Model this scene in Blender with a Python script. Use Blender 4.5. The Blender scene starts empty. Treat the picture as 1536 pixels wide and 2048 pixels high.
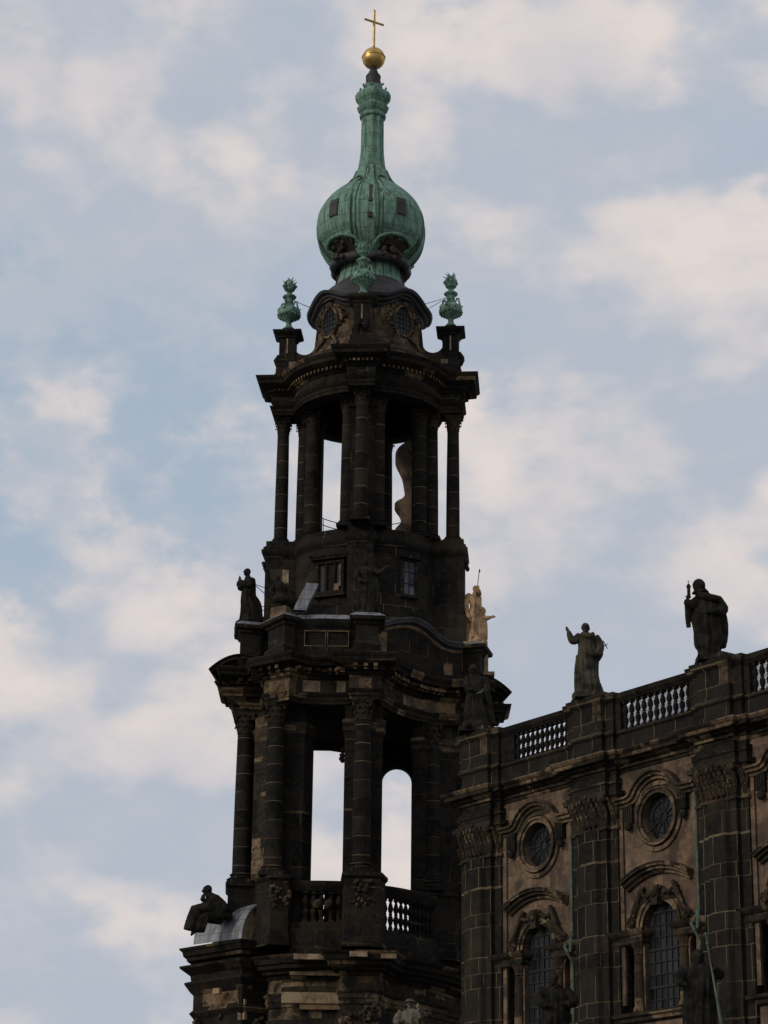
import bpy, bmesh, math, random
from math import sin, cos, pi, radians, sqrt, atan, atan2, asin
from mathutils import Vector, Matrix, noise
random.seed(7)
S = bpy.context.scene
COL = S.collection

# ------------------------------------------------------------------ camera
FPX, TH, ROLL, CZ = 4800.0, atan((2700 - 1024) / 4800.0), radians(.73), 1.7
cam_d = bpy.data.cameras.new('camera'); cam = bpy.data.objects.new('camera', cam_d); COL.objects.link(cam)
cam_d.sensor_fit = 'HORIZONTAL'; cam_d.sensor_width = 36.0; cam_d.lens = FPX / 1536 * 36
cam_d.clip_start = .5; cam_d.clip_end = 6000
fw = Vector((0, cos(TH), sin(TH))); up0 = Vector((0, -sin(TH), cos(TH))); rt0 = Vector((1, 0, 0))
rt = rt0 * cos(ROLL) - up0 * sin(ROLL) * -1
up = up0 * cos(ROLL) - rt0 * sin(ROLL)
mat = Matrix(((rt.x, up.x, -fw.x, 0), (rt.y, up.y, -fw.y, 0), (rt.z, up.z, -fw.z, CZ), (0, 0, 0, 1)))
cam.matrix_world = mat
S.camera = cam

def ray(px, py):
    a, b = px - 768, 1024 - py
    u = a * cos(ROLL) - b * sin(ROLL); v = a * sin(ROLL) + b * cos(ROLL)
    return Vector((u, FPX * cos(TH) - v * sin(TH), FPX * sin(TH) + v * cos(TH)))
TX, TY = -1.03, 135.0
def tl(px, py, ly=0.0):                      # survey: photo point -> tower coordinates at local depth ly
    d = ray(px, py); t = (TY + ly) / d.y
    return (d.x * t - TX, CZ + d.z * t)
def zt(py, ly=0.0): return tl(735, py, ly)[1]
def xt(px, py, ly=0.0): return tl(px, py, ly)[0]

# ------------------------------------------------------------------ sky and sun
SUN_EL, SUN_AZ = radians(24), radians(238)     # behind the camera, to its left
w = bpy.data.worlds.new('World'); S.world = w; w.use_nodes = True
nt = w.node_tree; nt.nodes.clear(); N = nt.nodes.new; L = nt.links.new
def nd(tree, typ, **kw):
    n = tree.nodes.new(typ)
    for k, v in kw.items():
        if k.startswith('i_'):
            n.inputs[int(k[2:]) if k[2:].isdigit() else k[2:]].default_value = v
        else: setattr(n, k, v)
    return n
def build_world():
    out = N('ShaderNodeOutputWorld')
    tc = N('ShaderNodeTexCoord')
    sky = nd(nt, 'ShaderNodeTexSky', sky_type='NISHITA', sun_disc=False, sun_elevation=SUN_EL, sun_rotation=SUN_AZ, altitude=120, air_density=1.0, dust_density=1.2, ozone_density=1.0)
    bg = nd(nt, 'ShaderNodeBackground'); bg.inputs[1].default_value = .105
    blue = nd(nt, 'ShaderNodeMix', data_type='RGBA', blend_type='MIX'); blue.inputs[0].default_value = .75
    L(sky.outputs[0], blue.inputs[6]); blue.inputs[7].default_value = (3.55, 4.6, 5.7, 1)
    L(blue.outputs[2], bg.inputs[0])
    mp = nd(nt, 'ShaderNodeMapping'); mp.inputs['Location'].default_value = (3.17, 1.4, 7.3); mp.inputs['Rotation'].default_value = (0, radians(7), 0)
    mp.inputs['Scale'].default_value = (1.0, 1.0, 1.5)
    L(tc.outputs['Generated'], mp.inputs[0])
    def cloud(off, scale, detail, rough):
        ad = nd(nt, 'ShaderNodeVectorMath', operation='ADD'); ad.inputs[1].default_value = off; L(mp.outputs[0], ad.inputs[0])
        n1 = nd(nt, 'ShaderNodeTexNoise', noise_dimensions='3D'); L(ad.outputs[0], n1.inputs['Vector'])
        n1.inputs['Scale'].default_value = scale; n1.inputs['Detail'].default_value = detail; n1.inputs['Roughness'].default_value = rough
        return n1.outputs[0]
    def mr(x, a, b):
        m = nd(nt, 'ShaderNodeMapRange', interpolation_type='SMOOTHSTEP'); L(x, m.inputs[0]); m.inputs[1].default_value = a; m.inputs[2].default_value = b; return m.outputs[0]
    def op(o, x, y):
        m = nd(nt, 'ShaderNodeMath', operation=o)
        for k, v in enumerate((x, y)):
            if isinstance(v, bpy.types.NodeSocket): L(v, m.inputs[k])
            else: m.inputs[k].default_value = v
        return m.outputs[0]
    def mc(f, x, y):
        m = nd(nt, 'ShaderNodeMix', data_type='RGBA'); L(f, m.inputs[0])
        for k, v in ((6, x), (7, y)):
            if isinstance(v, bpy.types.NodeSocket): L(v, m.inputs[k])
            else: m.inputs[k].default_value = (*v, 1)
        return m.outputs[2]
    broad = cloud((.3, .2, .7), 4.2, 3, .5)
    a = cloud((0, 0, 0), 15.0, 9, .57); up_ = cloud((.012, 0, .038), 15.0, 4, .5)
    big = cloud((.9, .4, .1), 6.5, 5, .5); bigup = cloud((.91, .4, .16), 6.5, 3, .5); fine = cloud((.5, .1, .2), 30, 6, .6)
    dens = op('ADD', op('ADD', op('MULTIPLY', a, .5), op('MULTIPLY', big, .5)), op('MULTIPLY', op('SUBTRACT', broad, .5), .3))
    veil = mr(broad, .36, .62); cum = mr(dens, .36, .50)
    lit = mr(op('ADD', op('MULTIPLY', op('SUBTRACT', a, up_), .62), op('MULTIPLY', op('SUBTRACT', big, bigup), .75)), -.06, .20)
    core = mr(dens, .55, .68)
    shade = mc(lit, (.425, .468, .54), (.73, .65, .615))
    shade = mc(op('MULTIPLY', core, .45), shade, (.455, .47, .54))
    shade = mc(op('MULTIPLY', mr(fine, .42, .66), .16), shade, (.62, .59, .62))
    thin = mc(veil, (.405, .478, .56), (.458, .485, .565))
    bg2 = nd(nt, 'ShaderNodeBackground'); L(mc(cum, thin, shade), bg2.inputs[0]); bg2.inputs[1].default_value = 1.07
    cover = op('MAXIMUM', op('ADD', op('MULTIPLY', veil, .4), .5), op('MULTIPLY', cum, .97))
    mx = N('ShaderNodeMixShader'); L(cover, mx.inputs[0]); L(bg.outputs[0], mx.inputs[1]); L(bg2.outputs[0], mx.inputs[2])
    L(mx.outputs[0], out.inputs[0])
build_world()
sun_d = bpy.data.lights.new('sun', 'SUN'); sun_d.energy = 1.2; sun_d.angle = radians(14); sun_d.color = (1, .9, .78)
sun = bpy.data.objects.new('sun', sun_d); COL.objects.link(sun)
# Nishita azimuth: rotation measured so that the sun direction is (sin, cos)
sdir = Vector((sin(SUN_AZ) * cos(SUN_EL), cos(SUN_AZ) * cos(SUN_EL), sin(SUN_EL)))
sun.rotation_euler = sdir.to_track_quat('Z', 'Y').to_euler()
sun.location = (-60, -60, 90)
S.view_settings.view_transform = 'Standard'; S.view_settings.look = 'None'
S.view_settings.exposure = 0; S.view_settings.gamma = 1

# ------------------------------------------------------------------ materials
def new_mat(name):
    m = bpy.data.materials.new(name); m.use_nodes = True
    t = m.node_tree; t.nodes.clear()
    o = t.nodes.new('ShaderNodeOutputMaterial'); b = t.nodes.new('ShaderNodeBsdfPrincipled')
    t.links.new(b.outputs[0], o.inputs[0]); return m, t, b
def mixc(t, fac, a, b, typ='MIX'):
    n = nd(t, 'ShaderNodeMix', data_type='RGBA', blend_type=typ)
    for s, v in ((0, fac), (6, a), (7, b)):
        if isinstance(v, bpy.types.NodeSocket): t.links.new(v, n.inputs[s])
        else: n.inputs[s].default_value = v if s == 0 else (*v, 1)
    return n.outputs[2]
def ramp(t, sock, lo, hi, smooth=True):
    n = nd(t, 'ShaderNodeMapRange', interpolation_type='SMOOTHSTEP' if smooth else 'LINEAR'); t.links.new(sock, n.inputs[0])
    n.inputs[1].default_value = lo; n.inputs[2].default_value = hi; return n.outputs[0]
def noi(t, vec, sc, det=4, rough=.55):
    n = nd(t, 'ShaderNodeTexNoise'); n.inputs['Scale'].default_value = sc; n.inputs['Detail'].default_value = det; n.inputs['Roughness'].default_value = rough
    if vec is not None: t.links.new(vec, n.inputs['Vector'])
    return n.outputs[0]
def mul(t, a, b):
    n = nd(t, 'ShaderNodeMath', operation='MULTIPLY')
    for i, v in enumerate((a, b)):
        if isinstance(v, bpy.types.NodeSocket): t.links.new(v, n.inputs[i])
        else: n.inputs[i].default_value = v
    return n.outputs[0]
def bump(t, b, h, st, dist=.05):
    n = nd(t, 'ShaderNodeBump'); n.inputs['Strength'].default_value = st; n.inputs['Distance'].default_value = dist
    t.links.new(h, n.inputs['Height']); t.links.new(n.outputs[0], b.inputs['Normal'])

def stone(name, dark1, dark2, pale, pale_cut, mortar, bw, bh, ms=.03, joint_lo=.42, joint_hi=.62, soot=None, warp=.28):
    m, t, b = new_mat(name)
    uv = nd(t, 'ShaderNodeUVMap'); ob = nd(t, 'ShaderNodeNewGeometry')
    pos = ob.outputs['Position']
    # ragged joints: wobble the brick coordinates
    wob = nd(t, 'ShaderNodeTexNoise'); wob.inputs['Scale'].default_value = 1.7; t.links.new(uv.outputs[0], wob.inputs['Vector'])
    ws = nd(t, 'ShaderNodeVectorMath', operation='SCALE'); t.links.new(wob.outputs[1], ws.inputs[0]); ws.inputs['Scale'].default_value = .07
    wa = nd(t, 'ShaderNodeVectorMath', operation='ADD'); t.links.new(uv.outputs[0], wa.inputs[0]); t.links.new(ws.outputs[0], wa.inputs[1])
    sp = nd(t, 'ShaderNodeSeparateXYZ'); t.links.new(wa.outputs[0], sp.inputs[0])      # courses of uneven height
    si = nd(t, 'ShaderNodeMath', operation='SINE'); t.links.new(mul(t, sp.outputs[1], 2 * pi / bh / 2.7), si.inputs[0])
    av = nd(t, 'ShaderNodeMath', operation='ADD'); t.links.new(sp.outputs[1], av.inputs[0]); t.links.new(mul(t, si.outputs[0], warp * bh), av.inputs[1])
    cb = nd(t, 'ShaderNodeCombineXYZ'); t.links.new(sp.outputs[0], cb.inputs[0]); t.links.new(av.outputs[0], cb.inputs[1])
    br = nd(t, 'ShaderNodeTexBrick'); t.links.new(cb.outputs[0], br.inputs['Vector'])
    br.inputs['Color1'].default_value = (0, 0, 0, 1); br.inputs['Color2'].default_value = (1, 1, 1, 1); br.inputs['Mortar'].default_value = (0, 0, 0, 1)
    br.inputs['Scale'].default_value = 1; br.inputs['Mortar Size'].default_value = ms; br.inputs['Mortar Smooth'].default_value = .2
    br.inputs['Brick Width'].default_value = bw; br.inputs['Row Height'].default_value = bh; br.offset = .43; br.squash = .62; br.squash_frequency = 3
    n1 = noi(t, pos, .55, 6, .6); n2 = noi(t, pos, 3.5, 5, .6); n3 = noi(t, pos, 22, 3, .6); n4 = noi(t, pos, .9, 5, .6)
    c = mixc(t, ramp(t, n2, .35, .7), dark1, dark2)
    pb = ramp(t, br.outputs['Color'], pale_cut, pale_cut + .03)
    c = mixc(t, mul(t, br.outputs['Color'], .5), c, tuple(x * 1.6 for x in dark2)); c = mixc(t, mul(t, ramp(t, noi(t, pos, .5, 4, .6), .5, .66), .6), c, dark1)
    c = mixc(t, mul(t, ramp(t, noi(t, pos, .33, 5, .62),   .54, .68), .55), c, (dark2[0] * 1.9 + .006, dark2[1] * 1.65 + .003, dark2[2] * 1.3))
    worn = mul(t, pb, ramp(t, n2, .34, .5))
    c = mixc(t, worn, c, mixc(t, ramp(t, noi(t, pos, 1.4, 6, .65), .38, .66), pale, tuple(.35 * x + .3 * y for x, y in zip(pale, dark2))))
    stv = nd(t, 'ShaderNodeMapping'); stv.inputs['Scale'].default_value = (3.2, 3.2, .22); t.links.new(pos, stv.inputs[0])
    c = mixc(t, mul(t, ramp(t, noi(t, stv.outputs[0], 1.0, 5, .6), .55, .75), .5), c, tuple(.5 * x + .018 for x in dark2))
    if soot is not None:
        c = mixc(t, ramp(t, n4, soot - .05, soot + .11), c, dark1)
    jm = mul(t, br.outputs['Fac'], ramp(t, n1, joint_lo, joint_hi))
    c = mixc(t, mul(t, jm, .9), c, mortar)
    c = mixc(t, mul(t, ramp(t, n3, .45, .75), .35), c, (dark1[0] * .5, dark1[1] * .5, dark1[2] * .5))
    t.links.new(c, b.inputs['Base Color']); b.inputs['Roughness'].default_value = .92; b.inputs['Specular IOR Level'].default_value = .08
    hh = mixc(t, br.outputs['Fac'], (1, 1, 1), (0, 0, 0)); hx = mixc(t, .45, hh, n3)
    hs = mixc(t, .35, hx, n2)
    bump(t, b, hs, .6, .05)
    return m
DK1, DK2 = (.0070, .0066, .0060), (.022, .0188, .0150)
PALE = (.26, .175, .10); MORT = (.135, .105, .06)
M_SOOT = stone('soot_sandstone', DK1, DK2, PALE, .99, MORT, 1.5, .98, joint_lo=.46, joint_hi=.7)
M_COL = stone('column_sandstone', DK1, DK2, PALE, .985, (.16, .13, .08), 90, 1.06, .022, .34, .62, warp=0.)
M_TRIM = stone('moulded_sandstone', DK1, (.024, .020, .0155), (.20, .135, .075), .87, MORT, 1.35, .46, .012, .5, .7)
M_TRIMP = stone('mended_sandstone', (.013, .012, .010), (.05, .038, .025), (.22, .155, .092), .62, MORT, 1.7, .40, .012, .5, .7, soot=.56)
M_NAVE = stone('brown_sandstone', (.062, .047, .035), (.15, .102, .068), (.21, .145, .094), .6, (.13, .1, .066), 1.7, .86, .016, .45, .7, soot=.535)
M_PIL = stone('pilaster_sandstone', (.0095, .0088, .0078), (.021, .018, .0145), (.13, .092, .058), .965, (.155, .122, .072), 1.35, .96, .022, .33, .58)
M_CARVE = stone('carved_sandstone', (.014, .012, .010), (.05, .037, .025), (.16, .11, .066), .8, (.06, .05, .035), .7, .5, .008, .5, .6)

def simple(name, base, rough=.8, var=None, vs=3., metal=0., bst=.3, spec=.3, speck=None):
    m, t, b = new_mat(name); g = nd(t, 'ShaderNodeNewGeometry'); p = g.outputs['Position']
    n = noi(t, p, vs, 6, .6)
    c = mixc(t, ramp(t, n, .36, .64), base, var or tuple(x * .6 for x in base))
    n2 = noi(t, p, vs * 7, 4, .6)
    if speck: c = mixc(t, mul(t, ramp(t, n2, .58, .66), .7), c, speck)
    t.links.new(c, b.inputs['Base Color']); b.inputs['Roughness'].default_value = rough; b.inputs['Metallic'].default_value = metal; b.inputs['Specular IOR Level'].default_value = spec
    bump(t, b, n2, bst, .03)
    return m
M_CARVEL = stone('weathered_carving', (.018, .015, .012), (.085, .062, .041), (.2, .14, .085), .68, (.06, .05, .035), 1.1, .5, .01, .5, .6)
M_STAT = simple('sooty_statue_stone', (.008, .0076, .0068), .9, (.026, .0225, .017), 2.6, spec=.1)
M_STATG = simple('grey_statue_stone', (.02, .019, .016), .9, (.07, .062, .042), 1.6, spec=.1)
M_STATN = simple('weathered_statue_stone', (.06, .052, .04), .85, (.2, .165, .12), 2.2)
M_STATP = simple('clean_statue_stone', (.46, .295, .155), .85, (.22, .135, .07), 2.2, speck=(.10, .07, .04))
M_FRESH = simple('fresh_sandstone', (.33, .24, .145), .85, (.13, .095, .06), 1.6, speck=(.05, .04, .03))
M_OCHRE = simple('ochre_sandstone', (.20, .128, .068), .85, (.06, .042, .026), 1.3, speck=(.025, .02, .016))
M_CONS = simple('console_stone', (.21, .145, .088), .85, (.035, .027, .02), .9)
M_LEAD = simple('dark_lead', (.045, .043, .046), .6, (.025, .023, .024), 1.5, 0, .2)
def zinc():
    m, t, b = new_mat('zinc_flashing'); uv = nd(t, 'ShaderNodeUVMap'); g = nd(t, 'ShaderNodeNewGeometry'); p = g.outputs['Position']
    br = nd(t, 'ShaderNodeTexBrick'); t.links.new(uv.outputs[0], br.inputs['Vector']); br.inputs['Color1'].default_value = (0, 0, 0, 1); br.inputs['Color2'].default_value = (1, 1, 1, 1)
    br.inputs['Scale'].default_value = 1; br.inputs['Mortar Size'].default_value = .018; br.inputs['Brick Width'].default_value = 1.3; br.inputs['Row Height'].default_value = .62
    mp = nd(t, 'ShaderNodeMapping'); mp.inputs['Scale'].default_value = (3, 3, .6); t.links.new(p, mp.inputs[0])
    c = mixc(t, ramp(t, noi(t, mp.outputs[0], 1.2, 6, .65), .35, .66), (.27, .275, .285), (.10, .102, .105))
    c = mixc(t, mul(t, br.outputs['Color'], .3), c, (.16, .165, .175)); c = mixc(t, mul(t, br.outputs['Fac'], .8), c, (.03, .03, .032))
    t.links.new(c, b.inputs['Base Color']); b.inputs['Roughness'].default_value = .5; b.inputs['Metallic'].default_value = .2
    bump(t, b, noi(t, p, 5, 4), .3, .03); return m
M_ZINC = zinc()
M_IRON = simple('wrought_iron', (.012, .012, .012), .6)
M_BAR = simple('window_bar_paint', (.012, .015, .016), .6)
M_GOLD = simple('gold_leaf', (.62, .41, .13), .4, (.42, .26, .08), 2.5, .8, .05, .5)
M_PIPE = simple('green_pipe_copper', (.095, .135, .098), .8, (.045, .066, .048), 1.6, speck=(.028, .038, .03))
M_GROUND = simple('stone_paving', (.16, .15, .14), .9, (.11, .1, .095), .8)
def glass_mat(name, base, rough):
    m, t, b = new_mat(name); g = nd(t, 'ShaderNodeNewGeometry'); n = noi(t, g.outputs['Position'], 1.4, 3)
    t.links.new(mixc(t, ramp(t, n, .3, .7), base, tuple(x * .5 for x in base)), b.inputs['Base Color'])
    b.inputs['Roughness'].default_value = rough; b.inputs['Specular IOR Level'].default_value = .16
    uv = nd(t, 'ShaderNodeUVMap'); pb = nd(t, 'ShaderNodeTexBrick'); t.links.new(uv.outputs[0], pb.inputs['Vector']); pb.offset = 0
    pb.inputs['Color1'].default_value = (0, 0, 0, 1); pb.inputs['Color2'].default_value = (1, 1, 1, 1); pb.inputs['Scale'].default_value = 1; pb.inputs['Mortar Size'].default_value = 0
    pb.inputs['Brick Width'].default_value = .36; pb.inputs['Row Height'].default_value = .53
    t.links.new(mixc(t, pb.outputs['Color'], tuple(x * .35 for x in base), tuple(x * 1.9 for x in base)), b.inputs['Base Color'])
    tl_ = nd(t, 'ShaderNodeVectorMath', operation='SCALE'); t.links.new(pb.outputs['Color'], tl_.inputs[0]); tl_.inputs['Scale'].default_value = .12
    ad = nd(t, 'ShaderNodeVectorMath', operation='ADD'); t.links.new(g.outputs['Normal'], ad.inputs[0]); t.links.new(tl_.outputs[0], ad.inputs[1]); t.links.new(ad.outputs[0], b.inputs['Normal'])
    return m
M_GLASS = glass_mat('leaded_glass', (.015, .0155, .0165), .34)
M_GLASSF = glass_mat('frosted_pane', (.06, .062, .07), .5)
def copper():
    m, t, b = new_mat('verdigris_copper'); uv = nd(t, 'ShaderNodeUVMap'); g = nd(t, 'ShaderNodeNewGeometry'); p = g.outputs['Position']
    br = nd(t, 'ShaderNodeTexBrick'); t.links.new(uv.outputs[0], br.inputs['Vector'])
    br.inputs['Color1'].default_value = (0, 0, 0, 1); br.inputs['Color2'].default_value = (1, 1, 1, 1)
    br.inputs['Scale'].default_value = 1; br.inputs['Mortar Size'].default_value = .02; br.inputs['Brick Width'].default_value = .62; br.inputs['Row Height'].default_value = .9
    mp = nd(t, 'ShaderNodeMapping'); mp.inputs['Scale'].default_value = (2.2, 2.2, .45); t.links.new(p, mp.inputs[0])
    st = noi(t, mp.outputs[0], 1.3, 6, .62); n = noi(t, p, 4, 5, .6)
    c = mixc(t, ramp(t, st, .36, .66), (.165, .282, .212), (.085, .162, .118))
    c = mixc(t, mul(t, br.outputs['Color'], .18), c, (.2, .36, .26))
    c = mixc(t, mul(t, ramp(t, n, .5, .72), .55), c, (.05, .095, .065))
    c = mixc(t, ramp(t, noi(t, mp.outputs[0], .9, 4), .64, .69), c, (.03, .025, .022))
    c = mixc(t, mul(t, ramp(t, noi(t, mp.outputs[0], 2.6, 5, .65), .52, .64), .55), c, (.045, .075, .055))
    c = mixc(t, mul(t, br.outputs['Fac'], .75), c, (.025, .05, .04))
    t.links.new(c, b.inputs['Base Color']); b.inputs['Roughness'].default_value = .72; b.inputs['Specular IOR Level'].default_value = .3
    bump(t, b, n, .2, .02); return m
M_COPPER = copper()
def roof_mat():
    m, t, b = new_mat('grey_roof_sheets'); uv = nd(t, 'ShaderNodeUVMap')
    br = nd(t, 'ShaderNodeTexBrick'); t.links.new(uv.outputs[0], br.inputs['Vector'])
    br.inputs['Color1'].default_value = (.24, .25, .27, 1); br.inputs['Color2'].default_value = (.32, .33, .35, 1); br.inputs['Mortar'].default_value = (.06, .06, .065, 1)
    br.inputs['Scale'].default_value = 1; br.inputs['Mortar Size'].default_value = .03; br.inputs['Brick Width'].default_value = 1.2; br.inputs['Row Height'].default_value = .42
    t.links.new(br.outputs[0], b.inputs['Base Color']); b.inputs['Roughness'].default_value = .6; return m
M_ROOF = roof_mat()

# ------------------------------------------------------------------ mesh builder
class MB:
    def __init__(s): s.v = []; s.f = []; s.uv = []; s.mi = []; s.m = 0
    def face(s, idx, uv=None): s.f.append(tuple(idx)); s.uv.append(uv); s.mi.append(s.m)
    def add(s, pts): b = len(s.v); s.v += [tuple(p) for p in pts]; return b
    def box(s, c, d, rz=0., taper=1.):
        cx, cy, cz = c; dx, dy, dz = d[0] / 2, d[1] / 2, d[2] / 2
        ca, sa = cos(rz), sin(rz); P = []
        for z, k in ((-dz, 1), (dz, taper)):
            for x, y in ((-dx, -dy), (dx, -dy), (dx, dy), (-dx, dy)):
                P.append((cx + (x * ca - y * sa) * k, cy + (x * sa + y * ca) * k, cz + z))
        b = s.add(P)
        for q in ((3, 2, 1, 0), (4, 5, 6, 7), (0, 1, 5, 4), (1, 2, 6, 5), (2, 3, 7, 6), (3, 0, 4, 7)): s.face([b + i for i in q])
        return s
    def prism(s, poly, z0, z1):
        n = len(poly); b = s.add([(x, y, z0) for x, y in poly] + [(x, y, z1) for x, y in poly])
        u = 0.
        for i in range(n):
            j = (i + 1) % n; l = math.hypot(poly[j][0] - poly[i][0], poly[j][1] - poly[i][1])
            s.face((b + i, b + j, b + n + j, b + n + i), ((u, z0), (u + l, z0), (u + l, z1), (u, z1))); u += l
        s.face([b + n + i for i in range(n)]); s.face([b + n - 1 - i for i in range(n)])
        return s
    def slab(s, poly, y0, y1):                     # polygon in x-z, thickness along y
        n = len(poly); b = s.add([(x, y0, z) for x, z in poly] + [(x, y1, z) for x, z in poly])
        for i in range(n):
            j = (i + 1) % n; s.face((b + j, b + i, b + n + i, b + n + j))
        s.face([b + i for i in range(n)]); s.face([b + n + n - 1 - i for i in range(n)])
        return s
    def sweep(s, path, prof, closed=False, zf=None, cap=False, u0=0.):
        n = len(path); nor = []
        for i in range(n):
            def dirn(a, b):
                dx, dy = path[b][0] - path[a][0], path[b][1] - path[a][1]; l = math.hypot(dx, dy) or 1; return dx / l, dy / l
            if closed: d0 = dirn((i - 1) % n, i); d1 = dirn(i, (i + 1) % n)
            else:
                d0 = dirn(max(i - 1, 0), max(i, 1)) if i > 0 else dirn(0, 1); d1 = dirn(i, i + 1) if i < n - 1 else d0
            a, c = (d0[1], -d0[0]), (d1[1], -d1[0]); mx, my = a[0] + c[0], a[1] + c[1]; k = mx * mx + my * my
            k = 2 / max(k, .5); nor.append((mx * k, my * k))
        K = len(prof); base = len(s.v); us = [u0]
        for i in range(1, n + 1):
            a, c = path[i - 1], path[i % n]; us.append(us[-1] + math.hypot(c[0] - a[0], c[1] - a[1]))
        for i in range(n):
            dz = zf(i / (n - 1)) if zf else 0
            for o, z in prof: s.v.append((path[i][0] + nor[i][0] * o, path[i][1] + nor[i][1] * o, z + dz))
        vs = [0.]
        for k in range(1, K): vs.append(vs[-1] + math.hypot(prof[k][0] - prof[k - 1][0], prof[k][1] - prof[k - 1][1]))
        for i in range(n if closed else n - 1):
            j = (i + 1) % n
            for k in range(K - 1):
                s.face((base + i * K + k, base + j * K + k, base + j * K + k + 1, base + i * K + k + 1),
                       ((us[i], prof[0][1] + vs[k]), (us[i + 1], prof[0][1] + vs[k]), (us[i + 1], prof[0][1] + vs[k + 1]), (us[i], prof[0][1] + vs[k + 1])))
        if cap:
            if closed:
                s.face([base + i * K + K - 1 for i in range(n)]); s.face([base + i * K for i in range(n - 1, -1, -1)])
            else:
                s.face([base + k for k in range(K)][::1]); s.face([base + (n - 1) * K + k for k in range(K - 1, -1, -1)])
        return s
    def lathe(s, prof, n=24, c=(0, 0), rf=None, a0=0., sy=1., cap=True):
        base = len(s.v); K = len(prof)
        for i in range(n):
            a = a0 + 2 * pi * i / n
            for r, z in prof:
                rr = rf(a, z, r) if rf else r
                s.v.append((c[0] + rr * cos(a), c[1] + rr * sin(a) * sy, z))
        rm = max(r for r, z in prof); vs = [0.]
        for k in range(1, K): vs.append(vs[-1] + math.hypot(prof[k][0] - prof[k - 1][0], prof[k][1] - prof[k - 1][1]))
        for i in range(n):
            j = (i + 1) % n; ua, ub = 2 * pi * i / n * rm, 2 * pi * (i + 1) / n * rm
            for k in range(K - 1):
                s.face((base + i * K + k, base + j * K + k, base + j * K + k + 1, base + i * K + k + 1),
                       ((ua, prof[0][1] + vs[k]), (ub, prof[0][1] + vs[k]), (ub, prof[0][1] + vs[k + 1]), (ua, prof[0][1] + vs[k + 1])))
        if cap:
            if prof[-1][0] > 1e-4: s.face([base + i * K + K - 1 for i in range(n)])
            if prof[0][0] > 1e-4: s.face([base + i * K for i in range(n - 1, -1, -1)])
        return s
    def tube(s, pts, rad, n=8, caps=True):
        pts = [Vector(p) for p in pts]; m = len(pts); base = len(s.v)
        if not hasattr(rad, '__len__'): rad = [rad] * m
        t0 = (pts[1] - pts[0]).normalized(); ref = Vector((0, 0, 1)) if abs(t0.z) < .9 else Vector((0, 1, 0))
        x = t0.cross(ref).normalized()
        for i in range(m):
            t = ((pts[min(i + 1, m - 1)] - pts[max(i - 1, 0)])).normalized()
            x = (x - t * x.dot(t)).normalized(); y = t.cross(x)
            for k in range(n):
                a = 2 * pi * k / n; s.v.append(tuple(pts[i] + (x * cos(a) + y * sin(a)) * rad[i]))
        for i in range(m - 1):
            for k in range(n):
                l = (k + 1) % n; s.face((base + i * n + k, base + i * n + l, base + (i + 1) * n + l, base + (i + 1) * n + k))
        if caps:
            s.face([base + k for k in range(n - 1, -1, -1)]); s.face([base + (m - 1) * n + k for k in range(n)])
        return s
    def ball(s, c, r, nu=12, nv=8):
        if not hasattr(r, '__len__'): r = (r, r, r)
        base = len(s.v)
        for j in range(nv + 1):
            p = -pi / 2 + pi * j / nv
            for i in range(nu):
                a = 2 * pi * i / nu; s.v.append((c[0] + r[0] * cos(p) * cos(a), c[1] + r[1] * cos(p) * sin(a), c[2] + r[2] * sin(p)))
        for j in range(nv):
            for i in range(nu):
                k = (i + 1) % nu
                if j == 0: s.face((base + i, base + (j + 1) * nu + k, base + (j + 1) * nu + i))
                elif j == nv - 1: s.face((base + j * nu + i, base + j * nu + k, base + (j + 1) * nu + i))
                else: s.face((base + j * nu + i, base + j * nu + k, base + (j + 1) * nu + k, base + (j + 1) * nu + i))
        return s
    def band(s, path, w0, w1, y0, y1, closed=False):   # moulding that follows a path in the x-z plane
        n = len(path); P = []
        for i in range(n):
            a = path[(i - 1) % n] if (closed or i > 0) else path[i]; c = path[(i + 1) % n] if (closed or i < n - 1) else path[i]
            dx, dz = c[0] - a[0], c[1] - a[1]; l = math.hypot(dx, dz) or 1; nx, nz = -dz / l, dx / l
            x, z = path[i]
            P += [(x + nx * w0, y0, z + nz * w0), (x + nx * w1, y0, z + nz * w1), (x + nx * w1, y1, z + nz * w1), (x + nx * w0, y1, z + nz * w0)]
        b = s.add(P)
        for i in range(n if closed else n - 1):
            j = (i + 1) % n
            for k in range(4):
                l = (k + 1) % 4; s.face((b + i * 4 + k, b + j * 4 + k, b + j * 4 + l, b + i * 4 + l))
        if not closed:
            s.face((b, b + 1, b + 2, b + 3)); e = b + (n - 1) * 4; s.face((e + 3, e + 2, e + 1, e))
        return s
    def xform(s, M, i0=0):
        for i in range(i0, len(s.v)): s.v[i] = tuple(M @ Vector(s.v[i]))
        return s
    def mesh(s, name, mats, sharp=35, smooth=True):
        me = bpy.data.meshes.new(name); me.from_pydata(s.v, [], s.f)
        uvl = me.uv_layers.new(name='UVMap'); flat = []
        for f, uv in zip(s.f, s.uv):
            if uv is None:
                a = [Vector(s.v[i]) for i in f]; nrm = Vector((0, 0, 0))
                for i in range(len(a)):
                    p, q = a[i], a[(i + 1) % len(a)]
                    nrm += Vector(((p.y - q.y) * (p.z + q.z), (p.z - q.z) * (p.x + q.x), (p.x - q.x) * (p.y + q.y)))
                if nrm.length > 0: nrm.normalize()
                if abs(nrm.z) > .75: uv = [(p.x, p.y) for p in a]
                else:
                    t = Vector((-nrm.y, nrm.x, 0)); t.normalize(); uv = [(p.dot(t), p.z) for p in a]
            for q in uv: flat += [q[0], q[1]]
        uvl.data.foreach_set('uv', flat)
        if not hasattr(mats, '__len__'): mats = [mats]
        for m in mats: me.materials.append(m)
        if len(mats) > 1: me.polygons.foreach_set('material_index', s.mi)
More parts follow.
